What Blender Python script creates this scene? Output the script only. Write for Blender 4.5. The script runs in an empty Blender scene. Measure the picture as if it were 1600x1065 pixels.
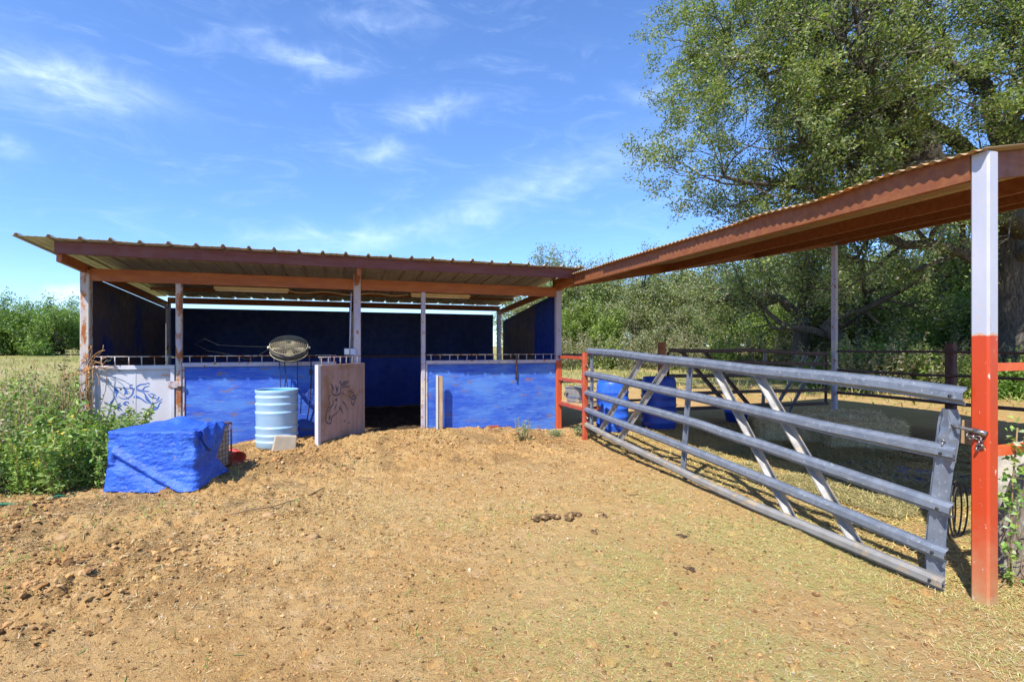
import bpy, math, random
import numpy as np
from mathutils import Vector, Matrix

# ------------------------------------------------------------------ camera, sky, sun, exposure
SC = bpy.context.scene
COL = SC.collection
R = math.radians
EYE = 1.62
cam_d = bpy.data.cameras.new('camera'); cam = bpy.data.objects.new('camera', cam_d); COL.objects.link(cam)
cam.location = (0, 0, EYE); cam.rotation_euler = (R(90), 0, R(-19.0))
cam_d.sensor_width = 36; cam_d.lens = 36*792/1600; cam_d.shift_y = (541-532.5)/1600
cam_d.clip_start = .05; cam_d.clip_end = 6000
SC.camera = cam
SC.view_settings.view_transform = 'Standard'; SC.view_settings.look = 'None'
SC.view_settings.exposure = 0.99; SC.view_settings.gamma = 1; SC.view_settings.use_curve_mapping = False
SC.cycles.use_denoising = True
SC.cycles.max_bounces = 8; SC.cycles.diffuse_bounces = 5; SC.cycles.transmission_bounces = 4
LIGHT = Vector((.60, .51, -1.0)).normalized()          # the way sunlight travels
SUN_EL = math.asin(-LIGHT.z); SUN_AZ = math.atan2(-LIGHT.x, -LIGHT.y)
sun_d = bpy.data.lights.new('sun', 'SUN'); sun_d.energy = 4.15; sun_d.angle = R(.53); sun_d.color = (1, .95, .87)
sun = bpy.data.objects.new('sun', sun_d); COL.objects.link(sun)
sun.location = (-20, -20, 40); sun.rotation_euler = LIGHT.to_track_quat('-Z', 'Y').to_euler()

class NT:
    """tiny helper to write shader nodes"""
    def __init__(s, tree): s.t = tree; s.n = tree.nodes; s.l = tree.links
    def node(s, typ, props=None, **ins):
        n = s.n.new(typ)
        for k, v in (props or {}).items(): setattr(n, k, v)
        for k, v in ins.items(): s.put(n, k, v)
        return n
    def put(s, n, k, v):
        sock = n.inputs[int(k[1:])] if k[0] == '_' and k[1:].isdigit() else n.inputs[k.replace('_', ' ')]
        if hasattr(v, 'links') or isinstance(v, bpy.types.NodeSocket): s.l.new(v, sock)
        else: sock.default_value = v
    def m(s, op, a, b=0.0, c=0.0, clamp=False):
        n = s.n.new('ShaderNodeMath'); n.operation = op; n.use_clamp = clamp
        s.put(n, '_0', a); s.put(n, '_1', b); s.put(n, '_2', c)
        return n.outputs[0]
    def noise(s, vec, scale, detail=5, rough=.55, dist=0.0):
        n = s.node('ShaderNodeTexNoise', Scale=scale, Detail=detail, Roughness=rough, Distortion=dist)
        if vec is not None: s.l.new(vec, n.inputs['Vector'])
        return n.outputs[0]
    def ramp(s, fac, lo, hi, a=0.0, b=1.0):
        n = s.node('ShaderNodeMapRange', {'interpolation_type': 'SMOOTHSTEP'}, Value=fac, From_Min=lo, From_Max=hi, To_Min=a, To_Max=b)
        return n.outputs[0]
    def mix(s, fac, a, b, mode='MIX'):
        n = s.n.new('ShaderNodeMix'); n.data_type = 'RGBA'; n.blend_type = mode
        for i, v in ((0, fac), (6, a), (7, b)):
            if isinstance(v, bpy.types.NodeSocket): s.l.new(v, n.inputs[i])
            elif i == 0: n.inputs[0].default_value = v
            else: n.inputs[i].default_value = (*v, 1) if len(v) == 3 else v
        return n.outputs[2]
    def stretch(s, vec, sc):
        n = s.node('ShaderNodeVectorMath', {'operation': 'MULTIPLY'}); s.l.new(vec, n.inputs[0]); n.inputs[1].default_value = sc
        return n.outputs[0]

# --- sky: Nishita with thin cirrus, the wisps placed by compass direction and height
W = bpy.data.worlds.new('World'); SC.world = W; W.use_nodes = True
w = NT(W.node_tree); w.n.clear()
sky = w.node('ShaderNodeTexSky', {'sky_type': 'NISHITA', 'sun_disc': False, 'sun_elevation': SUN_EL, 'sun_rotation': SUN_AZ,
                                  'altitude': 300, 'air_density': 1.0, 'dust_density': .05, 'ozone_density': 2.6})
tc = w.node('ShaderNodeTexCoord')
sep = w.node('ShaderNodeSeparateXYZ', Vector=tc.outputs['Generated'])
az = w.m('ARCTAN2', sep.outputs[0], sep.outputs[1]); el = w.m('ARCSINE', sep.outputs[2])
cv = w.node('ShaderNodeCombineXYZ', X=az, Y=el, Z=0.0).outputs[0]
warp = w.noise(cv, 4.0, 6, .6)
fib = w.noise(w.stretch(cv, (3.0, 10.0, 1)), 2.0, 11, .66, 1.4)
fine = w.noise(w.stretch(cv, (3.4, 9.0, 1)), 3.4, 7, .60, .6)
elw = w.m('ADD', el, w.m('MULTIPLY', w.m('SUBTRACT', warp, .5), .15))
total = None
WISPS = [(-0.356, 0.365, 0.091, 0.025, -0.1, 0.8), (-0.433, 0.374, 0.072, 0.041, 0, 0.5), (-0.052, 0.484, 0.081, 0.014, -0.03, 0.75), (0.181, 0.425, 0.077, 0.019, 0.12, 0.72), (0.078, 0.357, 0.05, 0.016, -0.05, 0.72), (0.231, 0.253, 0.325, 0.025, 0.3, 0.42), (-0.008, 0.192, 0.146, 0.019, 0.1, 0.5), (-0.456, 0.272, 0.025, 0.014, 0, 0.7), (0.591, 0.457, 0.047, 0.012, -0.15, 0.5), (0.067, 0.552, 0.082, 0.013, 0.15, 0.45), (-0.392, 0.075, 0.03, 0.016, 0.3, 1.6), (-0.443, 0.037, 0.019, 0.009, 0, 1.0), (0.432, 0.328, 0.2, 0.038, 0.35, 0.28)]
for (a0, e0, wa, we, tilt, amp) in WISPS:
    da = w.m('SUBTRACT', az, a0); de = w.m('SUBTRACT', elw, e0)
    c_, s_ = math.cos(tilt), math.sin(tilt)
    p = w.m('DIVIDE', w.m('ADD', w.m('MULTIPLY', da, c_), w.m('MULTIPLY', de, s_)), wa)
    q = w.m('DIVIDE', w.m('SUBTRACT', w.m('MULTIPLY', de, c_), w.m('MULTIPLY', da, s_)), we)
    g = w.m('POWER', 2.718, w.m('MULTIPLY', w.m('ADD', w.m('MULTIPLY', p, p), w.m('MULTIPLY', q, q)), -1.0))
    g = w.m('MULTIPLY', g, amp)
    total = g if total is None else w.m('ADD', total, g)
veil = w.ramp(fib, .46, .9, 0, .16)
cl = w.m('MULTIPLY', total, w.ramp(w.m('ADD', w.m('MULTIPLY', fib, .5), w.m('MULTIPLY', fine, .5)), .22, .92, .05, .76))
cl = w.m('ADD', cl, veil, clamp=True)
lowfade = w.ramp(el, -.02, .16, .12, 0)
cl = w.m('MAXIMUM', cl, lowfade, clamp=True)
hs = w.node('ShaderNodeHueSaturation', Hue=.511, Saturation=1.12, Value=.92, Fac=1.0, Color=sky.outputs[0])
grad = w.mix(w.ramp(el, -.02, .55), (.53, .70, .93), (.84, .97, 1.03))
top = w.mix(1.0, hs.outputs[0], grad, 'MULTIPLY')
skc = w.mix(cl, top, (4.6, 5.5, 6.9))
bg = w.node('ShaderNodeBackground', Color=skc, Strength=.15)
w.l.new(bg.outputs[0], w.node('ShaderNodeOutputWorld').inputs[0])

# ------------------------------------------------------------------ noise and ground shape
def _h(ix, iy, seed):
    n = (ix.astype(np.int64)*374761393 + iy.astype(np.int64)*668265263 + seed*974634777) & 0xffffffff
    n = ((n ^ (n >> 13))*1274126177) & 0xffffffff
    return ((n ^ (n >> 16)) & 0xffff)/65535.0
def vnoise(x, y, seed=0):
    ix = np.floor(x); iy = np.floor(y); fx = x-ix; fy = y-iy
    fx = fx*fx*(3-2*fx); fy = fy*fy*(3-2*fy)
    a = _h(ix, iy, seed); b = _h(ix+1, iy, seed); c = _h(ix, iy+1, seed); d = _h(ix+1, iy+1, seed)
    return (a*(1-fx)+b*fx)*(1-fy)+(c*(1-fx)+d*fx)*fy
def fbm(x, y, scale, octv=4, seed=0):
    s = 0; a = .5; t = 0
    for i in range(octv):
        s = s+a*vnoise(x*scale+i*17.3, y*scale-i*9.1, seed+i); t += a; a *= .5; scale *= 2.03
    return s/t
def ss(a, b, x):
    t = np.clip((x-a)/(b-a), 0, 1); return t*t*(3-2*t)
def base_h(x, y):
    x = np.asarray(x, float); y = np.asarray(y, float)
    pad = .19*ss(6.8, 8.4, y)*(1-.62*ss(1.9, 3.9, x))*(.25+.75*ss(-2.3, -.95, x))*(1-ss(15, 19, y))
    r = np.hypot(x, y)
    far = .85*ss(16, 44, r)
    ax, ay, bx, by = -1.45, 6.75, -.30, 8.1
    t = np.clip(((x-ax)*(bx-ax)+(y-ay)*(by-ay))/((bx-ax)**2+(by-ay)**2), 0, 1)
    d = np.hypot(x-ax-t*(bx-ax), y-ay-t*(by-ay))
    bank = .075*np.exp(-(d/.28)**2)
    door = .05*np.exp(-((x-.9)/.9)**2-((y-8.25)/.5)**2)
    left = -.042*np.exp(-(((x-3.75)/.5)**2+((y-2.75)/.75)**2))+.10*np.exp(-((x+2.1)/1.1)**2-((y-5.55)/.35)**2)
    return pad+far+bank+door+left
def ground_h(x, y):
    x = np.asarray(x, float); y = np.asarray(y, float)
    near = 1-ss(10, 26, np.hypot(x, y))
    rough = np.clip(.30+.9*ss(1.2, -1.6, x+.6*(fbm(x, y, .8, 2, 9)-.5))*ss(2.4, 4.4, y)+.6*ss(5.4, 7.6, y)*(1-ss(3.2, 4.2, x)), 0, 1.3)*(.55+.9*ss(.35, .65, fbm(x, y, 1.3, 2, 8)))
    z = .05*(fbm(x, y, .9, 3, 3)-.5)
    rg = 1-np.abs(2*fbm(x, y, 6.5, 3, 11)-1); rf = 1-np.abs(2*fbm(x, y, 17, 3, 21)-1)
    z = z+.060*rough*(fbm(x, y, 4.0, 3, 15)-.5)+.050*rough*(rg-.75)+.040*rough*(rf-.75)+.018*(.5+.5*rough)*(fbm(x, y, 26, 2, 31)-.5)
    c = .30; ix = np.floor(x/c); iy = np.floor(y/c)
    hx = (ix+.25+.5*_h(ix, iy, 71))*c; hy = (iy+.25+.5*_h(ix, iy, 72))*c; rr = .045+.02*_h(ix, iy, 73)
    d = np.hypot(x-hx, (y-hy)*1.15)/rr; on = _h(ix, iy, 74) > .45
    z = z-on*(.030*(1-ss(.55, 1.0, d))-.011*np.exp(-((d-1.2)/.25)**2))*(1-ss(5.5, 8.6, np.abs(y-4.5)+0*x))
    return base_h(x, y)+z*near+.25*(fbm(x, y, .05, 2, 5)-.5)*(1-near)
def gz(x, y): return float(ground_h(np.array([x]), np.array([y]))[0])
def bz(x, y): return float(base_h(np.array([x]), np.array([y]))[0])

# ------------------------------------------------------------------ materials
def material(name, base, base2=None, scale=6, stretch=(1, 1, 1), lo=.35, hi=.65, spots=(), rough=.65, metal=0.0,
             bump=.15, bump_scale=45, bump_stretch=(1, 1, 1), band=None, spec=.4, attr=None, transl=0.0):
    """noise-varied surface; spots = [(colour, scale, stretch, lo, hi)]; band = [(height, colour)] paint below a height"""
    mt = bpy.data.materials.new(name); mt.use_nodes = True
    k = NT(mt.node_tree); k.n.clear()
    pos = k.node('ShaderNodeNewGeometry').outputs['Position']
    col = (*base, 1)
    if attr:
        at = k.node('ShaderNodeAttribute', {'attribute_name': attr})
        col = at.outputs['Color']
        if base2:
            col = k.mix(k.ramp(k.noise(k.stretch(pos, stretch), scale), lo, hi), col, base2, 'MULTIPLY')
    elif base2:
        col = k.mix(k.ramp(k.noise(k.stretch(pos, stretch), scale), lo, hi), base, base2)
    if band:
        z = k.node('ShaderNodeSeparateXYZ', Vector=pos).outputs[2]
        for bd in band:
            h, c, soft = bd[:3]; wdt = bd[3] if len(bd) > 3 else soft*.15
            zz = k.m('ADD', z, k.m('MULTIPLY', k.m('SUBTRACT', k.noise(pos, 14, 4), .5), soft*2))
            col = k.mix(k.ramp(zz, h-wdt, h+wdt, bd[4] if len(bd) > 4 else 1, 0), col, c)
    for (c, sc, st, a, b) in spots:
        col = k.mix(k.ramp(k.noise(k.stretch(pos, st), sc, 7, .62), a, b), col, c)
    bs = k.node('ShaderNodeBsdfPrincipled', Metallic=metal)
    k.put(bs, 'Base Color', col)
    rn = k.ramp(k.noise(pos, 9, 4), .3, .7, max(rough-.12, .05), min(rough+.12, 1))
    k.put(bs, 'Roughness', rn); k.put(bs, 'Specular IOR Level', spec)
    if bump:
        b = k.node('ShaderNodeBump', Strength=bump, Distance=.02, Height=k.noise(k.stretch(pos, bump_stretch), bump_scale, 6, .6))
        k.l.new(b.outputs[0], bs.inputs['Normal'])
    out = k.node('ShaderNodeOutputMaterial')
    if transl:
        tr = k.node('ShaderNodeBsdfTranslucent', Color=k.mix(1.0, col, (1.5, 1.7, .6), 'MULTIPLY'))
        mx = k.node('ShaderNodeMixShader', Fac=transl, _1=bs.outputs[0], _2=tr.outputs[0])
        k.l.new(mx.outputs[0], out.inputs[0])
    else:
        k.l.new(bs.outputs[0], out.inputs[0])
    return mt
RUST = (.30, .095, .025); RUSTD = (.13, .045, .02); LILAC = (.36, .33, .43); CREAM = (.50, .45, .37)
M = {}
M['oxide'] = material('red oxide steel', (.29, .085, .030), (.35, .12, .036), 3, (1, 1, 6), spots=[((.34, .15, .07), 5, (1, 1, 1), .60, .80), ((.17, .06, .035), 9, (1, 1, 1), .64, .75)], rough=.6, bump=.08)
M['oxide_dark'] = material('red brown primed beam', (.185, .056, .019), (.225, .08, .026), 3, (1, 6, 6), spots=[((.24, .12, .05), 6, (1, .4, 1), .58, .78), ((.10, .04, .02), 9, (1, .5, 1), .64, .75)], rough=.6, bump=.08)
M['fascia'] = material('sun faded maroon steel', (.118, .032, .027), (.145, .045, .035), 3, (.6, 1, 5), spots=[((.24, .12, .08), 7, (1, 1, 1), .64, .8)], rough=.55, bump=.06)
M['post'] = material('lilac painted steel', LILAC, (.43, .39, .43), 7, (1, 1, .3), spots=[(CREAM, 3, (1, 1, .5), .55, .62), (RUST, 15, (1, 1, .7), .57, .64)], rough=.6, bump=.1)
M['post_rusty'] = material('rusting cream painted steel', (.46, .42, .37), (.40, .36, .40), 5, (1, 1, .3), spots=[(RUST, 10, (1, 1, .35), .50, .60), ((.42, .17, .045), 17, (1, 1, .5), .55, .63), (RUSTD, 22, (1, 1, 1), .62, .7)], rough=.75, bump=.2)
M['post_red'] = material('lilac post painted red below', LILAC, (.40, .37, .45), 7, (1, 1, .3), band=[(1.36, (.46, .075, .025), .012)], spots=[((.30, .08, .03), 12, (1, 1, .5), .62, .7)], rough=.55, bump=.08)
M['post_orange'] = material('white post painted orange red below', (.40, .41, .48), (.45, .45, .51), 6, (1, 1, .4), band=[(1.70, (.50, .30, .20), .05), (1.685, (.47, .050, .013), .034, .003), (.28, (.44, .20, .10), .22, .34, .85), (.03, (.40, .24, .12), .08, .05)], spots=[((.55, .40, .33), 34, (1, 1, .4), .645, .70), ((.30, .06, .02), 9, (1, 1, .3), .66, .74)], rough=.4, bump=.05)
M['red_rail'] = material('red painted pipe', (.37, .058, .022), (.42, .09, .04), 9, spots=[(RUSTD, 18, (1, 1, 1), .66, .72), ((.55, .3, .2), 30, (1, 1, 1), .68, .73)], rough=.5, bump=.06)
M['orange_rail'] = material('orange red painted steel', (.60, .085, .02), (.62, .13, .04), 9, rough=.45, bump=.05)
M['galv'] = material('galvanized gate steel', (.165, .195, .25), (.22, .25, .305), 10, (1, 1, 1), spots=[((.36, .38, .42), 34, (1, 1, 1), .58, .68), ((.17, .18, .21), 5, (1, 1, 1), .60, .74), ((.36, .28, .20), 8, (1, 1, 1), .70, .82)], rough=.42, metal=.35, bump=.05, spec=.5)
M['galv_dusty'] = material('dusty galvanized steel', (.23, .22, .205), (.27, .265, .26), 8, spots=[((.40, .31, .20), 7, (1, 1, 1), .52, .66)], rough=.6, metal=.2, bump=.06)
M['dark_gate'] = material('dark brown gate steel', (.085, .045, .036), (.12, .07, .055), 8, spots=[((.17, .08, .05), 12, (1, 1, 1), .62, .7)], rough=.6, bump=.08)
M['grey_gate'] = material('dull grey gate steel', (.17, .16, .17), (.22, .21, .22), 8, rough=.5, metal=.3, bump=.05)
M['tin'] = material('weathered galvanized roofing', (.46, .43, .36), (.56, .52, .43), 4, (3, .4, 1), spots=[((.36, .22, .10), 6, (3, .4, 1), .60, .74), ((.28, .25, .20), 8, (4, .3, 1), .60, .7)], rough=.5, metal=.25, bump=.06)
M['tin_rust'] = material('rust streaked corrugated roofing', (.36, .25, .13), (.27, .20, .13), 5, (.4, 3, 1), spots=[((.42, .19, .05), 5, (.5, 2, 1), .50, .62), ((.24, .11, .04), 9, (.5, 2, 1), .60, .68)], rough=.6, metal=.15, bump=.06)
M['blue_ply'] = material('weathered blue painted plywood', (.020, .075, .46), (.035, .115, .52), 4, (.5, 1, 5), spots=[((.075, .20, .56), 1.7, (.8, 1, 2.2), .40, .66), ((.14, .27, .60), 11, (.5, 1, 6), .54, .72), ((.19, .13, .15), 4.6, (.8, 1, 2.6), .59, .70), ((.20, .19, .36), 15, (.5, 1, 4), .62, .74), ((.33, .36, .55), 40, (.7, 1, 2), .68, .74)], rough=.6, bump=.35, bump_scale=18, bump_stretch=(.35, 1, 6))
M['shaded_wall'] = material('blue stall lining with painted shade', (.007, .014, .065), (.011, .022, .095), 1.2, (1, 1, .7), rough=.75, bump=.15, bump_scale=14, bump_stretch=(3, 3, .4))  # darker copy of the blue lining: upper wall's shade put into its colour
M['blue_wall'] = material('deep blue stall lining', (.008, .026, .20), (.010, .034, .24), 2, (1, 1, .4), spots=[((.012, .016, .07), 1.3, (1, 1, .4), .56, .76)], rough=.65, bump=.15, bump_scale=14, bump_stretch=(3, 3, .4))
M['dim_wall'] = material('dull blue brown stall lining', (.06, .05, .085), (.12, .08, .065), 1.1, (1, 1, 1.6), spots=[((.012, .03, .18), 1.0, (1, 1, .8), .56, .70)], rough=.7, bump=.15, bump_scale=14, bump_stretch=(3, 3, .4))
M['white_door'] = material('white painted plywood', (.53, .53, .58), (.49, .47, .50), 4, (1, 1, .4), spots=[((.56, .50, .44), 6, (1.6, 1, .4), .60, .72), ((.33, .20, .12), 16, (1, 1, .5), .70, .75)], rough=.6, bump=.15, bump_scale=30, bump_stretch=(5, 1, .5))
M['pink_door'] = material('stained dusty rose plywood', (.31, .205, .18), (.36, .25, .23), 4, (3, 3, .5), spots=[((.25, .14, .075), 3, (1, 1, 1), .48, .68), ((.26, .18, .14), 12, (4, 4, .4), .60, .70)], rough=.7, bump=.22, bump_scale=30, bump_stretch=(5, 5, .5))
M['paint_blue'] = material('blue outline paint', (.05, .12, .40), (.09, .16, .42), 20, rough=.6, bump=0)
M['paint_dark'] = material('dark outline paint', (.035, .04, .075), (.10, .08, .09), 40, rough=.6, bump=0)
M['tarp'] = material('faded blue tarpaulin', (.020, .085, .50), (.032, .12, .55), 5, spots=[((.11, .21, .56), 7, (1, 1, 1), .60, .76), ((.30, .22, .30), 9, (1, 1, 1), .64, .74), ((.16, .24, .54), 30, (1, 1, 1), .62, .70)], rough=.5, bump=.7, bump_scale=34)
M['cardboard'] = material('weathered pale board', (.46, .42, .36), (.35, .31, .26), 12, rough=.85, bump=.3)
M['rusty_wire'] = material('rusty dark wire', (.10, .07, .055), (.18, .09, .05), 30, rough=.7, bump=0)
M['barrel_pale'] = material('pale blue plastic', (.28, .44, .61), (.34, .48, .62), 3, (1, 1, 4), spots=[((.32, .56, .76), 9, (1, 1, 1), .60, .76), ((.35, .36, .33), 6, (1, 1, 2), .72, .8)], rough=.42, bump=.04)
M['barrel_in'] = material('blue green plastic inside', (.08, .35, .55), (.10, .40, .6), 4, rough=.5, bump=0)
M['barrel_blue'] = material('bright blue plastic', (.018, .09, .56), (.03, .13, .62), 4, spots=[((.14, .22, .5), 8, (1, 1, 1), .66, .8)], rough=.38, bump=.03)
M['barrel_navy'] = material('navy blue plastic', (.012, .04, .27), (.018, .055, .33), 4, rough=.45, bump=.03)
M['concrete'] = material('tan limestone block', (.44, .37, .27), (.39, .33, .25), 14, spots=[((.4, .33, .24), 30, (1, 1, 1), .62, .72)], rough=.9, bump=.3, bump_scale=80)
M['brick'] = material('red clay brick', (.34, .085, .045), (.26, .07, .05), 30, rough=.9, bump=.3)
M['red_plastic'] = material('sun faded red plastic', (.62, .05, .02), (.6, .16, .09), 9, rough=.45, bump=.04)
M['fan'] = material('dusty wire guard', (.25, .215, .135), (.32, .28, .19), 18, rough=.6, metal=.2, bump=0)
M['fan_dark'] = material('dark fan metal', (.055, .05, .042), (.10, .09, .07), 20, rough=.6, bump=0)
M['black'] = material('black rubber', (.018, .018, .02), (.04, .035, .03), 20, rough=.7, bump=.05)
M['lightbox'] = material('cream lamp housing', (.62, .50, .30), (.70, .58, .38), 10, rough=.5, bump=0)
M['tube'] = material('unlit white lamp tube', (.75, .70, .58), rough=.35, bump=0)
M['ebox'] = material('grey white plastic box', (.42, .45, .62), (.5, .52, .66), 12, rough=.5, bump=0)
M['wood'] = material('weathered tan wood', (.38, .25, .13), (.48, .34, .2), 9, (4, 4, .6), rough=.85, bump=.3, bump_scale=24, bump_stretch=(5, 5, .5))
M['wood_white'] = material('white painted board edge', (.55, .53, .52), rough=.7, bump=.1)
M['dark_post'] = material('dark brown fence post', (.085, .04, .04), (.12, .06, .05), 9, (4, 4, .6), rough=.85, bump=.25)
M['log'] = material('split grey log', (.30, .26, .22), (.19, .15, .11), 5, (6, 6, .9), spots=[((.13, .085, .05), 7, (5, 5, .8), .52, .64), ((.50, .46, .40), 12, (5, 5, .6), .62, .7)], rough=.9, bump=.9, bump_scale=14, bump_stretch=(4, 4, .6))
M['rock'] = material('pale limestone', (.50, .46, .38), (.40, .36, .29), 8, rough=.9, bump=.4, bump_scale=30)
M['hay'] = material('cut hay', (.58, .48, .27), (.40, .32, .17), 30, (1, 1, 1), rough=.9, bump=.9, bump_scale=70, bump_stretch=(1, 1, 3))
M['hose'] = material('green garden hose', (.03, .17, .09), (.05, .22, .12), 30, rough=.4, bump=0)
M['chain'] = material('steel chain', (.32, .31, .30), (.18, .15, .13), 60, rough=.35, metal=.8, bump=0)
M['bark'] = material('grey oak bark', (.062, .050, .040), (.125, .108, .09), 7, (3, 3, .7), spots=[((.028, .022, .018), 9, (4, 4, .6), .55, .65), ((.28, .27, .23), 6, (1, 1, 1), .66, .75)], rough=.95, bump=.8, bump_scale=16, bump_stretch=(3, 3, .6))
M['twig'] = material('dry brown stem', (.30, .19, .095), (.22, .15, .09), 20, rough=.9, bump=0)
M['dry_vine'] = material('dry rust brown vine', (.36, .17, .06), (.42, .26, .12), 20, rough=.9, bump=0)
M['leaf'] = material('leaf', (.06, .1, .03), attr='tint', rough=.5, bump=0, spec=.45, transl=.34)
M['straw'] = material('straw', (.5, .4, .2), attr='tint', rough=.8, bump=0, spec=.2, transl=.12)
M['clod'] = material('dry soil clod', (.4, .27, .14), attr='tint', rough=.95, bump=.5, bump_scale=60, spec=.1)
M['manure'] = material('dark manure', (.17, .10, .045), (.075, .048, .03), 22, spots=[((.36, .24, .11), 26, (1, 1, 1), .50, .62)], rough=.9, bump=.8, bump_scale=50, spec=.15)

# ------------------------------------------------------------------ mesh builder and object helpers
class MB:
    def __init__(s): s.v = []; s.f = []; s.sm = []
    def add(s, verts, faces, smooth=False):
        o = len(s.v); s.v.extend(tuple(float(c) for c in v) for v in verts)
        s.f.extend(tuple(i+o for i in f) for f in faces); s.sm.extend([smooth]*len(faces)); return s
    def box(s, c, d, rot=None, ch=0.0):
        """box of size d centred at c; ch chamfers the upright edges"""
        hx, hy, hz = d[0]/2, d[1]/2, d[2]/2
        if ch:
            ring = [(hx-ch, -hy), (hx, -hy+ch), (hx, hy-ch), (hx-ch, hy), (-hx+ch, hy), (-hx, hy-ch), (-hx, -hy+ch), (-hx+ch, -hy)]
        else:
            ring = [(hx, -hy), (hx, hy), (-hx, hy), (-hx, -hy)]
        n = len(ring)
        vs = [Vector((x, y, -hz)) for x, y in ring]+[Vector((x, y, hz)) for x, y in ring]
        if rot is not None: vs = [rot @ v for v in vs]
        vs = [v+Vector(c) for v in vs]
        fs = [(i, (i+1) % n, n+(i+1) % n, n+i) for i in range(n)]+[tuple(range(n-1, -1, -1)), tuple(range(n, 2*n))]
        return s.add(vs, fs)
    def sweep(s, prof, path, up=(0, 0, 1), closed=True, caps=True, smooth=False, scales=None):
        """profile (a,b) swept along path: a runs along side = dir x up, b along up"""
        path = [Vector(p) for p in path]; up = Vector(up); n = len(prof); vs = []
        for i, p in enumerate(path):
            d = (path[min(i+1, len(path)-1)]-path[max(i-1, 0)]).normalized()
            side = d.cross(up).normalized(); u2 = side.cross(d).normalized()
            k = scales[i] if scales else 1
            vs += [p+side*(a*k)+u2*(b*k) for a, b in prof]
        fs = []
        m = n if closed else n-1
        for i in range(len(path)-1):
            for j in range(m):
                a = i*n+j; b = i*n+(j+1) % n
                fs.append((a, b, b+n, a+n))
        if caps and closed:
            fs += [tuple(range(n-1, -1, -1)), tuple(range((len(path)-1)*n, len(path)*n))]
        return s.add(vs, fs, smooth)
    def tube(s, path, r, n=8, smooth=True, radii=None):
        prof = [(math.cos(2*math.pi*i/n), math.sin(2*math.pi*i/n)) for i in range(n)]
        path = [Vector(p) for p in path]
        radii = radii or [r]*len(path)
        d = (path[-1]-path[0]).normalized() if (path[-1]-path[0]).length > 1e-6 else Vector((0, 0, 1))
        up = Vector((0, 0, 1)) if abs(d.z) < .8 else Vector((.3, 1, 0)).normalized()
        return s.sweep(prof, path, up, smooth=smooth, scales=radii)
    def lathe(s, prof, c=(0, 0, 0), n=36, smooth=True, rot=None):
        vs = []; c = Vector(c)
        for r_, z in prof:
            for i in range(n):
                a = 2*math.pi*i/n
                v = Vector((r_*math.cos(a), r_*math.sin(a), z))
                vs.append((rot @ v if rot is not None else v)+c)
        fs = []
        for i in range(len(prof)-1):
            for j in range(n):
                a = i*n+j; b = i*n+(j+1) % n
                fs.append((a, b, b+n, a+n))
        return s.add(vs, fs, smooth)
    def torus(s, c, R0, r, n=36, m=8, rot=None):
        c = Vector(c); vs = []
        for i in range(n):
            a = 2*math.pi*i/n
            for j in range(m):
                b = 2*math.pi*j/m
                v = Vector(((R0+r*math.cos(b))*math.cos(a), (R0+r*math.cos(b))*math.sin(a), r*math.sin(b)))
                vs.append((rot @ v if rot is not None else v)+c)
        fs = [(i*m+j, ((i+1) % n)*m+j, ((i+1) % n)*m+(j+1) % m, i*m+(j+1) % m) for i in range(n) for j in range(m)]
        return s.add(vs, fs, True)
WLOC = {}
def tag(o, label=None, cat=None, group=None, kind=None):
    if label: o['label'] = label
    if cat: o['category'] = cat
    if group: o['group'] = group
    if kind: o['kind'] = kind
    return o
def thing(name, label, cat, loc=(0, 0, 0), group=None):
    o = bpy.data.objects.new(name, None); COL.objects.link(o); o.location = loc; o.empty_display_size = .2
    WLOC[o] = Vector(loc); return tag(o, label, cat, group)
def part(name, mb, mat, parent=None, loc=None, bevel=0, solid=0, label=None):
    """one mesh object; vertices are given in world metres"""
    o0 = WLOC[parent] if parent is not None else Vector(loc or (0, 0, 0))
    me = bpy.data.meshes.new(name)
    me.from_pydata([(v[0]-o0.x, v[1]-o0.y, v[2]-o0.z) for v in mb.v], [], mb.f)
    me.polygons.foreach_set('use_smooth', mb.sm)
    me.materials.append(M[mat] if isinstance(mat, str) else mat); me.update()
    o = bpy.data.objects.new(name, me); COL.objects.link(o)
    if parent is not None: o.parent = parent
    else: o.location = o0
    WLOC[o] = o0
    if solid:
        md = o.modifiers.new('thick', 'SOLIDIFY'); md.thickness = solid; md.offset = 0
    if bevel:
        md = o.modifiers.new('bevel', 'BEVEL'); md.width = bevel; md.segments = 2; md.limit_method = 'ANGLE'; md.angle_limit = R(40)
    if label: o['label'] = label
    return o
def copy_tree(o, parent=None):
    c = o.copy(); COL.objects.link(c); c.parent = parent
    for ch in list(o.children): copy_tree(ch, c)
    return c
def np_mesh(name, V, F, mat, smooth=False, colors=None, attr='tint'):
    """quads or tris straight from numpy"""
    V = np.asarray(V, np.float32); F = np.asarray(F, np.int32); n = F.shape[1]
    me = bpy.data.meshes.new(name)
    me.vertices.add(len(V)); me.vertices.foreach_set('co', V.ravel())
    me.loops.add(F.size); me.loops.foreach_set('vertex_index', F.ravel())
    me.polygons.add(len(F)); me.polygons.foreach_set('loop_start', np.arange(len(F), dtype=np.int32)*n)
    me.polygons.foreach_set('loop_total', np.full(len(F), n, np.int32))
    me.polygons.foreach_set('use_smooth', np.full(len(F), smooth, bool))
    if colors is not None:
        a = me.color_attributes.new(attr, 'FLOAT_COLOR', 'POINT')
        c = np.ones((len(V), 4), np.float32); c[:, :3] = colors; a.data.foreach_set('color', c.ravel())
    me.materials.append(M[mat] if isinstance(mat, str) else mat)
    me.update(calc_edges=True); return me
def place(name, me, parent=None, loc=(0, 0, 0)):
    o = bpy.data.objects.new(name, me); COL.objects.link(o)
    if parent is not None: o.parent = parent
    else: o.location = loc
    WLOC[o] = Vector(loc) if parent is None else WLOC[parent]
    return o
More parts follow.
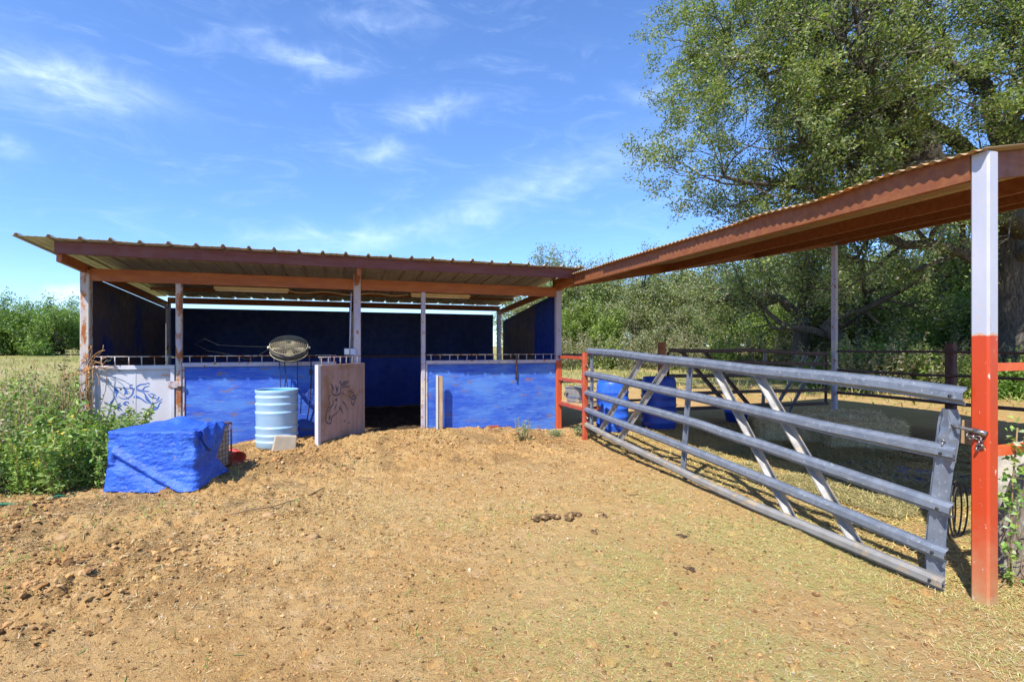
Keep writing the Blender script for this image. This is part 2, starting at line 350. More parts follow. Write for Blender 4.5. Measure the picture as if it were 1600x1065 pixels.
def c_profile(h, w_, t=.012, lip=.02):
    """C purlin seen from its web: web at a=0 facing -a, flanges to +a"""
    return [(0, -h/2), (w_, -h/2), (w_, -h/2+lip), (w_-t, -h/2+lip), (w_-t, -h/2+t), (t, -h/2+t), (t, h/2-t), (w_-t, h/2-t), (w_-t, h/2-lip), (w_, h/2-lip), (w_, h/2), (0, h/2)]

# ------------------------------------------------------------------ ground: one sheet to the horizon
def axis(lo, hi, step, far, g=1.16):
    a = list(np.arange(lo, hi, step)); d = step; v = a[-1]
    while v < far: d *= g; v += d; a.append(v)
    d = step; v = lo; pre = []
    while v > -far: d *= g; v -= d; pre.append(v)
    return np.array(pre[::-1]+a)
gx = axis(-5.2, 6.2, .024, 2500); gy = axis(.9, 9.2, .026, 2500)
GX, GY = np.meshgrid(gx, gy); GZ = ground_h(GX, GY)
nx, ny = len(gx), len(gy)
idx = np.arange(nx*ny).reshape(ny, nx)
GF = np.stack([idx[:-1, :-1], idx[:-1, 1:], idx[1:, 1:], idx[1:, :-1]], -1).reshape(-1, 4)
fx, fy = GX.ravel(), GY.ravel()
r_ = np.hypot(fx, fy)
# cover: red = grass and green, green = dry straw litter, blue = trodden dark manure (inside the stalls)
n1 = fbm(fx, fy, .55, 4, 41); n2 = fbm(fx, fy, 2.2, 4, 43)
grass = ss(-2.7, -4.2, fx+.5*(n2-.5))*ss(6.0, 7.4, fy) + ss(13, 17, r_+4*(n1-.5))*(1-.0*fx)
yard = ss(3.2, 5.2, fx)*(1-ss(17, 22, fx*.55+fy*.75))*ss(-2, 2, fy)
grass = np.clip(grass*(1-.85*yard)*(.55+.9*ss(.35, .6, n2)), 0, 1)
litter = np.clip(ss(.44, .62, n1)*.5*ss(-2.5, .8, fx) + .75*ss(.2, 2.6, fx)*ss(4.9, 2.6, fy)*ss(.40, .58, n2) + ss(4.2, 4.7, fx)*ss(2.0, 2.6, fy)*(1-ss(7.2, 8.6, fy))*(1-ss(6.0, 8.2, fx))*.8, 0, 1)
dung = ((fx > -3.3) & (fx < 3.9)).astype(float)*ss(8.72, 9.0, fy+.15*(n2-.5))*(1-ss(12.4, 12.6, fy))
dung = np.maximum(dung, .62*ss(6.0, 6.9, fx+.6*(n2-.5))*(1-ss(10.2, 11.2, fx))*ss(4.0, 5.2, fy+.5*(n2-.5))*(1-ss(8.0, 9.0, fy)))
soil_zone = ss(.9, -1.2, fx)*ss(3.0, 4.6, fy)+ss(5.6, 7.2, fy)*(1-ss(3.2, 4.2, fx))
dung = np.maximum(dung, .42*ss(.46, .66, fbm(fx, fy, 3.1, 4, 47))*np.clip(soil_zone, 0, 1)*ss(-4, -3, fx)*(1-ss(8.9, 9.1, fy)))
gme = np_mesh('ground', np.stack([fx, fy, GZ.ravel()], -1), GF, 'straw', True, np.stack([grass, litter, dung], -1), 'cover')
gm = bpy.data.materials.new('sandy yard soil'); gm.use_nodes = True; k = NT(gm.node_tree); k.n.clear()
pos = k.node('ShaderNodeNewGeometry').outputs['Position']
cov = k.node('ShaderNodeSeparateColor', Color=k.node('ShaderNodeAttribute', {'attribute_name': 'cover'}).outputs['Color'])
na, nb, nc, nd = k.noise(pos, 1.1, 6, .6), k.noise(pos, 7, 8, .68), k.noise(pos, 38, 6, .7), k.noise(pos, 140, 3, .7)
col = k.mix(k.ramp(na, .34, .68), (.45, .268, .100), (.51, .33, .143))
col = k.mix(k.ramp(nb, .52, .72), col, (.33, .175, .065))
col = k.mix(k.ramp(nb, .46, .27), col, (.56, .385, .21))
col = k.mix(k.ramp(nc, .54, .68, 0, .8), col, (.19, .105, .042))
col = k.mix(k.ramp(nd, .56, .70, 0, .65), col, (.54, .41, .25))
lit = k.mix(k.ramp(nd, .35, .65), (.45, .34, .125), (.38, .31, .11))
lit = k.mix(k.ramp(nc, .42, .66), lit, (.47, .37, .19))
col = k.mix(k.m('MULTIPLY', cov.outputs[1], k.ramp(nb, .38, .60, .05, .9)), col, lit)
gcol = k.mix(k.ramp(nb, .35, .65), (.13, .15, .035), (.27, .25, .085))
gcol = k.mix(k.ramp(k.noise(pos, .12, 4), .42, .62), gcol, (.34, .29, .13))
col = k.mix(cov.outputs[0], col, gcol)
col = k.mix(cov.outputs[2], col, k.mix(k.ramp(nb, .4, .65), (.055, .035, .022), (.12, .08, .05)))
bs = k.node('ShaderNodeBsdfPrincipled', Roughness=.95); k.put(bs, 'Base Color', col); k.put(bs, 'Specular IOR Level', .08)
hsum = k.m('ADD', k.m('MULTIPLY', nb, 1.0), k.m('ADD', k.m('MULTIPLY', nc, .7), k.m('MULTIPLY', nd, .25)))
bp = k.node('ShaderNodeBump', Strength=1.0, Distance=.04, Height=hsum); k.l.new(bp.outputs[0], bs.inputs['Normal'])
k.l.new(bs.outputs[0], k.node('ShaderNodeOutputMaterial').inputs[0])
gme.materials.clear(); gme.materials.append(gm)
tag(place('ground', gme), 'bare sandy soil yard with grass beyond', kind='structure')

# ------------------------------------------------------------------ horse shed
XL, XC, XR, YF, YB = -3.374, .308, 3.946, 8.78, 12.44
shed = thing('horse_shed', 'long open fronted horse shed with blue plywood stalls and maroon trim', 'shed', ((XL+XR)/2, YF, .1))
def post(parent, x, y, z0, z1, s, mat, name='post', label=None, sy=None):
    return part(name, MB().box((x, y, (z0+z1)/2), (s, sy or s, z1-z0), ch=.012), mat, parent, label=label)
post(shed, XL, YF, -.1, 2.70, .115, 'post_rusty', label='left corner post streaked with orange rust')
post(shed, -2.235, YF, 0, 2.55, .082, 'post_rusty', label='thin cream post streaked with rust')
post(shed, XC, YF, 0, 2.80, .115, 'post')
post(shed, 1.40, YF, 0, 2.55, .075, 'post')
post(shed, XR, YF, -.1, 2.70, .11, 'post_red', label='right corner post painted red at the bottom')
for x in (XL, XC, XR-.02): post(shed, x, YB, 0, 2.52, .10, 'post')
post(shed, XC-.02, YF-.10, 2.62, 2.84, .05, 'oxide', 'bracket')
ROOF_S = -.064
def roof_z(y): return 2.965+ROOF_S*(y-7.96)
CP = c_profile(.155, .06)
part('fascia_beam', MB().sweep(c_profile(.150, .06), [(XR-.03, 7.96, 2.876), (XL-.02, 7.96, 2.876)]).box((XC, 8.02, 2.876), (.05, .06, .13)), 'fascia', shed)
part('header_beam', MB().sweep(c_profile(.175, .055), [(XR-.055, YF-.035, 2.640), (XL+.058, YF-.035, 2.640)]), 'oxide', shed)
part('purlin', MB().sweep(c_profile(.10, .05), [(XR-.05, 9.95, roof_z(9.95)-.068), (XL+.05, 9.95, roof_z(9.95)-.068)]), 'oxide', shed)
part('purlin', MB().sweep(c_profile(.06, .05), [(XR-.05, 11.2, roof_z(11.2)-.048), (XL+.05, 11.2, roof_z(11.2)-.048)]), 'oxide_dark', shed)
part('rear_beam', MB().sweep(c_profile(.13, .05), [(XR, YB-.02, roof_z(YB)-.090), (XL, YB-.02, roof_z(YB)-.090)]), 'oxide_dark', shed)
for x, sg in ((XL, 1), (XC, 1), (XR-.03, 1)):
    z = lambda y: roof_z(y)-.195
    part('rafter', MB().sweep([(-.028, -.06), (.028, -.06), (.028, .06), (-.028, .06)], [(x, 8.03, z(8.03)), (x, YB+.03, z(YB))]), 'oxide', shed)
# roof: eight ribbed sheets, three tall ribs each
def rib_sheet(x0, wd, y0, y1, seed):
    rng = random.Random(seed); prof = []
    for i in range(3):
        b = x0+wd/3*i; q = wd/3
        prof += [(b, 0), (b+.018, 0), (b+.034, .034), (b+.062, .034), (b+.078, 0), (b+q*.47, 0), (b+q*.50, .006), (b+q*.53, 0), (b+q*.72, 0), (b+q*.75, .006), (b+q*.78, 0)]
    prof += [(x0+wd, 0), (x0+wd+.018, .001), (x0+wd+.034, .037), (x0+wd+.055, .037)]
    mb = MB(); vs = []; ys = np.linspace(y0, y1, 5)
    dz = rng.uniform(-.003, .003); ex = rng.uniform(-.015, .02)
    for i, y in enumerate(ys):
        yy = y-ex if i == 0 else y
        vs += [(x, yy, roof_z(y)+h+dz+(.004*math.sin(x*9+y) if i in (0, 4) else 0)) for x, h in prof]
    n = len(prof); fs = [(i*n+j, i*n+j+1, (i+1)*n+j+1, (i+1)*n+j) for i in range(4) for j in range(n-1)]
    return mb.add(vs, fs)
wd = (3.90+3.76)/8
for i in range(8):
    part('roof_sheet', rib_sheet(-3.76+i*wd, wd, 7.835, 12.52, i), 'tin', shed, solid=.002)
# stall lining: sheets of plywood, each a part
for i in range(3):
    y0 = YF+.09+i*1.17; zt = lambda y, nm: roof_z(y)-.265-(0 if nm == 'left' else .17*(y-8.87)/3.5)
    for x, nm in ((XL-.02, 'left'), (XR+.015, 'right')):
        e = y0+1.162 if not (nm == 'right' and i == 2) else y0+1.0
        v = [(x, y0, .05), (x, e, .05), (x, e, zt(e, nm)), (x, y0, zt(y0, nm))]
        dx = -.018 if nm == 'left' else .018
        v2 = [(a+dx, b, c) for a, b, c in v]
        part('wall_panel', MB().add(v+v2, [(0, 1, 2, 3), (7, 6, 5, 4), (0, 4, 5, 1), (1, 5, 6, 2), (2, 6, 7, 3), (3, 7, 4, 0)]), 'dim_wall' if nm == 'left' or i else 'blue_wall', shed)  # right wall's front sheet bluer than the rest: bounce light put into colour
for i in range(6):
    x0 = XL-.03+i*1.22; x1 = min(x0+1.22, XR-.15); jy = .004*(i % 2)
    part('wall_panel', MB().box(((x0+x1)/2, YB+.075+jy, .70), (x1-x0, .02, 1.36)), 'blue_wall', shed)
    part('wall_panel', MB().box(((x0+x1)/2, YB+.087+jy, 1.914), (x1-x0, .02, 1.048)), 'shaded_wall', shed)
part('wall_rail', MB().box((XC, YB+.052, 1.385), (7.0, .03, .05)), 'dark_post', shed)
# stall fronts with a rail of short bars along the top
def guard(parent, p0, p1, z0, z1, n, mat, off=0.0):
    p0 = Vector(p0); p1 = Vector(p1)
    a = Vector((p0.x, p0.y, z1)); b = Vector((p1.x, p1.y, z1))
    part('guard_bar', MB().tube([a, b], .007, 6), mat, parent)
    rng = random.Random(n*7+int(p0.x*10))
    for i in range(n):
        t = (i+.5)/n+rng.uniform(-.006, .006)
        q = p0.lerp(p1, t); qq = q+Vector((rng.uniform(-.006, .006), 0, 0))
        part('spindle', MB().tube([(q.x, q.y, z0), (qq.x, qq.y, z1)], .0085, 6), mat, parent)
def stall_front(x0, x1, n):
    f = part('stall_front', MB().box(((x0+x1)/2, YF+.005, .655), (x1-x0, .02, 1.31)), 'blue_ply', shed)
    part('top_channel', MB().box(((x0+x1)/2, YF-.015, 1.345), (x1-x0, .07, .062)), 'post', f, bevel=.004)
    part('edge_strip', MB().box((x0+.014, YF-.014, .655), (.026, .016, 1.31)), 'post', f)
    guard(f, (x0, YF-.01, 0), (x1, YF-.01, 0), 1.37, 1.475, n, 'post_rusty')
    return f
stall_front(-2.19, -.02, 13); sf = stall_front(1.442, 3.888, 15)
# left stall door, shut, with a horse head in blue outline
def ribbon(mb, pts, wd, mp, lift=.003):
    P = [mp(*p) for p in pts]
    if len(P) > 2:                                      # smooth the stroke
        Q = []
        for i in range(len(P)-1):
            p0, p1, p2, p3 = P[max(i-1, 0)], P[i], P[i+1], P[min(i+2, len(P)-1)]
            for t in (0, .25, .5, .75):
                Q.append(tuple(.5*(2*b+(c-a)*t+(2*a-5*b+4*c-d)*t*t+(3*b-a-3*c+d)*t**3) for a, b, c, d in zip(p0, p1, p2, p3)))
        P = Q+[P[-1]]
    n = len(P); L = []
    for i in range(n):
        a = P[max(i-1, 0)]; b = P[min(i+1, n-1)]
        dx, dz = b[0]-a[0], b[1]-a[1]; l = math.hypot(dx, dz) or 1
        k_ = wd*(.35+.65*math.sin(math.pi*(i+.4)/n))
        L += [(P[i][0]-dz/l*k_, P[i][1]+dx/l*k_), (P[i][0]+dz/l*k_, P[i][1]-dx/l*k_)]
    return L, [(2*i, 2*i+1, 2*i+3, 2*i+2) for i in range(n-1)]
def drawing(parent, strokes, fills, mp, to3, mat, wd):
    mb = MB(); kk = [0]
    for st in strokes:
        L, F = ribbon(mb, st, wd, mp); kk[0] += 1
        mb.add([to3(u, v, .0022+.00004*kk[0]) for u, v in L], F)
    for fl in fills:
        kk[0] += 1
        mb.add([to3(*mp(*p), .0022+.00004*kk[0]) for p in fl], [tuple(range(len(fl)))])
    return part('horse_drawing', mb, mat, parent)
d1 = part('stall_door', MB().box((-2.80, YF-.005, .70), (1.00, .024, 1.22)), 'white_door', shed, label='closed white stall door painted with a blue horse head')
for nm, c, d in (('door_rail', (-2.80, YF-.03, 1.315), (1.03, .045, .06)), ('door_rail', (-2.80, YF-.03, .12), (1.03, .045, .06)), ('door_stile', (-3.285, YF-.03, .717), (.06, .045, 1.134)), ('door_stile', (-2.31, YF-.03, .717), (.05, .045, 1.134))):
    part(nm, MB().box(c, d), 'white_door', d1, bevel=.004)
part('batten', MB().box((-2.78, YF-.0195, .72), (.010, .005, 1.12)), 'white_door', d1)
part('latch_plate', MB().box((-2.30, YF-.058, 1.055), (.13, .012, .10)).box((-2.22, YF-.064, 1.06), (.06, .02, .06)), 'post_rusty', d1, bevel=.004)
part('hinge', MB().box((-2.40, YF-.056, 1.20), (.09, .008, .02)), 'rusty_wire', d1)
guard(d1, (-3.27, YF-.02, 0), (-2.30, YF-.02, 0), 1.345, 1.472, 6, 'post_rusty')
def mp1(cx, cy):
    return (-3.30+(cx-165)/1080*1.0, 1.345-(cy-90)/710*.80)
S1 = [[(500,480),(540,510),(610,515),(670,480),(695,430),(690,385),(660,380),(655,350),(690,335)],[(445,400),(458,372),(475,390),(495,425),(480,450),(470,480),(490,500)],[(700,400),(740,370),(790,340),(850,335),(890,320)],[(885,318),(915,332)],[(730,385),(810,415),(850,375),(910,360)],[(800,410),(850,425),(910,430)],[(710,405),(800,430),(850,460),(870,530),(920,580),(970,590),(1040,560),(1085,530)],[(890,455),(940,510),(1010,520)],[(920,455),(960,470),(1000,490)],[(935,600),(940,650),(980,670),(1020,650),(1050,590),(1085,565)],[(955,640),(985,655),(1015,630)],[(1000,550),(1030,530),(1040,500)],[(460,500),(430,540),(405,560),(402,620),(388,700)],[(490,630),(498,590),(530,570)],[(500,640),(520,610),(545,600)],[(560,590),(590,560),(625,560),(635,580)],[(720,380),(760,400),(790,420)],[(860,470),(900,540),(930,570)]]
F1 = [[(560,360),(585,370),(615,420),(632,460),(600,455),(575,470),(585,420)],[(445,400),(470,385),(495,420),(465,452)],[(695,505),(725,468),(800,510),(905,592),(860,575),(780,520)],[(935,590),(985,582),(950,610)],[(562,585),(592,568),(615,590),(585,607)],[(395,600),(425,615),(410,650),(392,640)]]
drawing(d1, S1, F1, mp1, lambda u, v, e: (u, YF-.017-e, v), 'paint_blue', .0095)
# right hand door of the stall, swung open
HX, HY = .395, 8.70; ang = math.atan2(-.82, -.667); DW = 1.05
dd = Vector((math.cos(ang), math.sin(ang), 0)); dn = Vector((-dd.y, dd.x, 0))
if dn.dot(Vector((0, -1, 0))) < 0: dn = -dn
rotd = Matrix.Rotation(ang, 3, 'Z'); hp = Vector((HX, HY, 0))
d2 = part('stall_door', MB().box(hp+dd*(DW/2)+Vector((0, 0, .755)), (DW, .03, 1.16), rotd), 'pink_door', shed, label='open dusty pink stall door painted with a dark horse head')
for t, wdt, mat in ((.012, .05, 'pink_door'), (DW+.005, .055, 'white_door')):
    part('door_stile', MB().box(hp+dd*t+Vector((0, 0, .75)), (wdt, .062, 1.20), rotd), mat, d2, bevel=.004)
part('door_rail', MB().box(hp+dd*(DW/2)+Vector((0, 0, 1.322)), (DW-.07, .056, .055), rotd), 'pink_door', d2, bevel=.004)
part('door_rail', MB().box(hp+dd*(DW/2)+Vector((0, 0, .18)), (DW-.07, .05, .05), rotd), 'pink_door', d2, bevel=.004)
a = hp+dd*.06; b = hp+dd*(DW-.01)
guard(d2, a, b, 1.345, 1.46, 7, 'post_rusty')
part('gusset', MB().box(hp+dd*.06+dn*.018+Vector((0, 0, 1.255)), (.075, .006, .09), rotd), 'pink_door', d2)
def mp2(cx, cy):
    u = (cx-85)/520; top = 75-25*u; bot = 1060-140*u
    return (DW*(1-(.80*u+.20*u*u)), 1.35-(cy-top)/(bot-top)*1.20)
S2 = [[(235,300),(250,345),(245,410),(290,435),(340,410),(350,330),(355,280)],[(240,300),(262,350),(268,380)],[(290,410),(310,375),(318,330)],[(230,430),(210,455),(205,490)],[(215,430),(208,500),(220,530),(190,610),(170,690),(180,755),(225,770),(240,720),(255,680),(310,640),(345,590)],[(255,490),(258,540),(222,590),(208,640)],[(300,540),(278,600)],[(365,500),(400,550),(425,612)],[(350,320),(390,280),(440,265)],[(365,325),(400,300),(435,290)],[(360,345),(410,330),(450,335)],[(335,300),(345,280),(330,265)],[(440,440),(470,475),(510,470),(530,430)],[(455,420),(478,395),(500,430)],[(470,455),(490,440),(515,450)],[(460,480),(470,530),(490,552),(502,515),(525,465)],[(440,410),(450,385),(470,380)],[(345,560),(330,590),(350,600)],[(380,745),(400,738)],[(430,770),(450,755)]]
F2 = [[(208,680),(226,682),(224,725),(207,727)],[(285,300),(298,330),(314,385),(292,370)],[(285,475),(305,465),(303,510),(283,500)],[(345,560),(362,600),(382,662),(352,620)],[(345,410),(380,408),(436,465),(405,430)],[(240,690),(262,672),(320,632),(262,685)]]
drawing(d2, S2, F2, mp2, lambda u, v, e: tuple(hp+dd*u+dn*(.015+e)+Vector((0, 0, v))), 'paint_dark', .0105)

# things fixed to or standing at the shed
def shop_light(xc, label):
    t = thing('shop_light', label, 'light fixture', (xc, 9.4, 2.55), 'tube lights under the shed roof')
    part('housing', MB().box((xc, 9.4, 2.575), (1.12, .09, .05)), 'lightbox', t, bevel=.006)
    for q in (-.022, .022): part('lamp_tube', MB().tube([(xc-.54, 9.4+q, 2.537), (xc+.54, 9.4+q, 2.537)], .013, 8), 'tube', t)
    part('hanger', MB().tube([(xc-.45, 9.4, 2.60), (xc-.45, 9.4, 2.85)], .004, 5).tube([(xc+.45, 9.4, 2.60), (xc+.45, 9.4, 2.85)], .004, 5), 'rusty_wire', t)
shop_light(-1.34, 'cream tube light under the shed roof above the fan'); shop_light(1.83, 'cream tube light under the shed roof above the doorway post')
mb = MB(); P = [(-.78+.1*i*2.05/2.05, 9.38, 2.56-.02*math.sin(i*.8)-.016*math.sin(math.pi*i/20)) for i in range(21)]
tag(part('power_cord', mb.tube(P, .007, 6), 'lightbox', loc=(0, 9.38, 2.6)), 'thin cream cord strung between the two tube lights', 'cord')
eb = thing('outlet_box', 'pair of small pale electrical boxes beside the middle shed post', 'outlet box', (.19, 8.74, 1.54))
part('box', MB().box((.145, 8.72, 1.535), (.085, .06, .105)), 'ebox', eb, bevel=.005); part('box', MB().box((.24, 8.725, 1.535), (.085, .05, .105)), 'ebox', eb, bevel=.005)
part('outlet_cover', MB().box((.145, 8.687, 1.535), (.06, .006, .08)), 'tube', eb)
part('conduit', MB().tube([(.19, 8.745, 1.58), (.215, 8.745, 2.5)], .010, 6), 'ebox', eb)

# drum fan hung over the stall front
FC = Vector((-.705, 8.50, 1.595)); FR = .268
tilt = Matrix.Rotation(R(15), 3, 'Z') @ Matrix.Rotation(R(56), 3, 'X') @ Matrix.Identity(3)
fan = thing('fan', 'round dusty wire fan hung over the blue stall front', 'fan', FC)
tilt = Matrix.Rotation(R(4), 3, 'Z') @ Matrix.Rotation(R(33), 3, 'X')
def cage(z, bulge, nring, nspoke):
    mb = MB()
    for i in range(1, nring+1):
        rr = FR*i/nring; zz = z+bulge*(1-(i/nring)**2)
        mb.torus(FC+tilt @ Vector((0, 0, zz)), rr, .0028 if i < nring else .008, 40, 5, tilt)
    for i in range(nspoke):
        a = 2*math.pi*i/nspoke
        mb.tube([FC+tilt @ Vector((FR*t*math.cos(a+.25*t), FR*t*math.sin(a+.25*t), z+bulge*(1-t*t))) for t in (.15, .45, .75, 1)], .0026, 4)
    return mb
part('front_guard', cage(.055, .055, 9, 40), 'fan', fan); part('rear_guard', cage(-.065, -.05, 5, 20), 'fan', fan)
part('shroud', MB().lathe([(FR+.002, -.045), (FR+.006, 0), (FR+.002, .03)], FC, 40, True, tilt), 'fan_dark', fan, solid=.002)
for i in range(4):
    mb = MB(); vs = []
    for j in range(6):
        t = .05+j*.040
        for q in (-1, 1):
            a = i*math.pi/2+q*(.42-.02*j)
            vs.append(FC+tilt @ Vector((t*math.cos(a), t*math.sin(a), q*.022)))
    part('blade', mb.add(vs, [(2*j, 2*j+1, 2*j+3, 2*j+2) for j in range(5)], True), 'fan', fan, solid=.002)
part('motor', MB().lathe([(0, -.11), (.055, -.11), (.062, -.08), (.062, .03), (.05, .06), (0, .065)], FC, 20, True, tilt), 'fan_dark', fan)
part('bracket', MB().tube([FC+Vector((-.22, .0, -.09)), (-.68, 8.66, 1.375), FC+Vector((.22, .0, -.09))], .011, 6).tube([FC+Vector((-.16, 0, -.16)), (-.66, 8.69, 1.37)], .007, 5).tube([FC+Vector((.13, 0, -.16)), (-.66, 8.69, 1.37)], .007, 5), 'fan', fan)
for sx in (-1, 1): part('pivot', MB().lathe([(0, -.01), (.016, -.01), (.016, .02), (0, .03)], FC+tilt @ Vector((sx*(FR+.02), 0, 0)), 10), 'tube', fan)
mb = MB().tube([FC+Vector((-.33, .05, .02)), (-1.35, 8.85, 1.62), (-1.75, 8.95, 1.64), (-1.95, 9.0, 1.74), (-2.08, 9.0, 1.66), (-1.9, 9.0, 1.55), (-1.6, 8.9, 1.50), (-1.35, 8.80, 1.42), (-1.2, 8.8, 1.46), FC+Vector((-.30, .08, -.02))], .007, 6)
tag(part('loose_cable', mb, 'fan_dark', loc=(-1.4, 8.85, 1.5)), 'loose grey cord looping left from the wire fan', 'cord')
mb = MB()
for x, z0, dx in ((-.86, .72, .03), (-.79, .52, .10), (-.60, .62, 0), (-.40, .95, -.01)):
    mb.tube([(x, 8.69, 1.38), (x+dx*.3, 8.72, 1.1), (x+dx, 8.74, z0)], .006, 5)
mb.tube([(-.40, 8.69, 1.38), (-.395, 8.72, 1.22), (-.40, 8.7, .95), (-.42, 8.72, .7), (-.46, 8.74, .45)], .009, 6).box((-.40, 8.70, 1.21), (.05, .04, .09))
tag(part('hanging_cord', mb, 'black', loc=(-.6, 8.72, .9)), 'dark cords hanging down the blue panel below the fan', 'cord')

# pale blue drum, open at the top
BX, BY, BZ = -.845, 8.215, bz(-.845, 8.0)-.03
bar = thing('barrel', 'pale blue ribbed plastic barrel standing open before the blue panel', 'barrel', (BX, BY, BZ))
prof = [(.0, .0), (.262, .0), (.280, .02)]
for z_, k_ in ((.10, 1), (.19, 1), (.30, 1), (.52, 1), (.64, 1), (.745, .8)):
    prof += [(.284, z_-.035), (.292, z_-.014), (.294, z_), (.288, z_+.008), (.278, z_+.016), (.282, z_+.03)]
prof += [(.290, .80), (.296, .825), (.292, .835), (.280, .835)]
part('shell', MB().lathe(prof, (BX, BY, BZ), 48), 'barrel_pale', bar)
part('inside', MB().lathe([(.280, .834), (.274, .80), (.272, .1), (.25, .05), (0, .05)], (BX, BY, BZ), 40), 'barrel_in', bar)
part('rim', MB().torus((BX, BY, BZ+.834), .286, .009, 48, 8), 'barrel_pale', bar)
rb = Matrix.Rotation(R(12), 3, 'Z') @ Matrix.Rotation(R(5), 3, 'Y')
bl = MB(); hx, hy, hz = .15, .06, .105
bl.add([Vector((-.70, 7.72, bz(-.7, 7.72)+.085))+rb @ Vector(v) for v in [(-hx, -hy, -hz), (hx*.97, -hy, -hz), (hx, hy, -hz), (-hx, hy, -hz), (-hx*.86, -hy*.94, hz), (hx*.98, -hy*.9, hz*.96), (hx, hy, hz*.94), (-hx*.84, hy, hz)]], [(3, 2, 1, 0), (4, 5, 6, 7), (0, 1, 5, 4), (1, 2, 6, 5), (2, 3, 7, 6), (3, 0, 4, 7)])
tag(part('stone_block', bl, 'concrete', loc=(-.70, 7.72, bz(-.7, 7.7)), bevel=.009), 'tan limestone block leaning against the foot of the pale blue barrel', 'block')
# red plastic tub lying behind the crate
rt = thing('plastic_tub', 'small faded red plastic tub lying between the covered crate and barrel', 'tub', (-1.27, 7.75, .1))
rr = Matrix.Rotation(R(-60), 3, 'Z') @ Matrix.Rotation(R(105), 3, 'Y') @ Matrix.Diagonal((.72, .9, .85))
tz = bz(-1.2, 7.6)
part('body', MB().lathe([(0, 0), (.085, 0), (.10, .02), (.125, .20), (.135, .21)], (-1.34, 7.60, tz+.10), 12, True, rr), 'red_plastic', rt, solid=.006)
part('rim', MB().torus(Vector((-1.34, 7.60, tz+.10))+rr @ Vector((0, 0, .21)), .135, .010, 16, 6, rr), 'red_plastic', rt)
# stake, brick and rusty hook at the right stall
st = thing('stake', 'short wooden stake with one white edge before the right blue panel', 'stake', (1.64, 8.62, .1))
part('board', MB().box((1.665, 8.62, .60), (.085, .05, 1.02), ch=.006), 'wood', st); part('edge_trim', MB().box((1.607, 8.60, .61), (.028, .05, 1.04)), 'wood_white', st)
tag(part('brick', MB().box((2.64, 8.70, bz(2.64, 8.7)+.02), (.20, .07, .055), Matrix.Rotation(.1, 3, 'Z')), 'brick', loc=(2.64, 8.70, .1), bevel=.004), 'red brick lying at the foot of the right blue panel', 'brick')
tag(part('rusty_bar', MB().tube([(3.085, 8.715, 1.44), (3.09, 8.715, 1.40), (3.09, 8.74, 1.0)], .014, 6).torus((3.085, 8.715, 1.44), .018, .006, 12, 6, Matrix.Rotation(R(90), 3, 'X')), 'rusty_wire', loc=(3.09, 8.7, 1.2)), 'short rusty bar hung over the top of the right blue panel', 'bar')

# ------------------------------------------------------------------ wire crate under a blue tarp
A0 = Vector((-2.40, 6.82, 0)); eF = Vector((.946, -.322, 0)).normalized(); eN = Vector((.322, .946, 0)).normalized()
LF, LW, LH = .93, .80, .665
crate = thing('wire_crate', 'rusty framed wire crate half hidden under a blue tarp', 'crate', A0+eF*.46+eN*.3)
def cp(a, b, z): return A0+eF*a+eN*b+Vector((0, 0, z))
for a, b in ((.02, .03), (LF-.015, .03), (.02, LW-.01), (LF-.015, LW-.01)):
    part('corner_bar', MB().tube([cp(a, b, -.02), cp(a, b, LH-.012)], .011, 6), 'rusty_wire', crate)
for p, q in (((.02, .03), (LF-.015, .03)), ((.02, LW-.01), (LF-.015, LW-.01)), ((.02, .03), (.02, LW-.01)), ((LF-.015, .03), (LF-.015, LW-.01))):
    part('top_bar', MB().tube([cp(*p, LH-.016), cp(*q, LH-.016)], .011, 6), 'rusty_wire', crate)
mb = MB()
for i in range(1, 11): mb.tube([cp(LF-.012, .03+i*.069, .02), cp(LF-.012, .03+i*.069, LH-.02)], .0035, 4)
for i in range(1, 12): mb.tube([cp(LF-.009, .03, i*.055), cp(LF-.009, LW-.01, i*.055)], .0035, 4)
part('mesh_side', mb, 'rusty_wire', crate)
part('inner_board', MB().box(cp(LF-.04, .40, .38), (.012, .72, .50), Matrix.Rotation(math.atan2(eF.y, eF.x), 3, 'Z')), 'cardboard', crate)
part('floor_tray', MB().box(cp(.46, .40, .03), (.88, .74, .02), Matrix.Rotation(math.atan2(eF.y, eF.x), 3, 'Z')), 'rusty_wire', crate)
mb = MB(); NS, NTT = 170, 60; per = LW+LF+LW
def side_pt(s):
    rc = .035
    if s < LW-rc: return cp(-.012, LW-s, 0), -eF
    if s < LW+rc: t = (s-LW+rc)/(2*rc)*math.pi/2; return cp(-.012+rc*(1-math.cos(t))*.6, rc*(1-math.sin(t))*.6-.012, 0), (-eF*math.cos(t)-eN*math.sin(t))
    if s < LW+LF-rc: return cp(s-LW, -.012, 0), -eN
    if s < LW+LF+rc: t = (s-LW-LF+rc)/(2*rc)*math.pi/2; return cp(LF+.012-rc*(1-math.sin(t))*.6, -.012+rc*(1-math.cos(t))*.6, 0), (-eN*math.cos(t)+eF*math.sin(t))
    return cp(LF+.012, s-LW-LF, 0), eF
vs = []
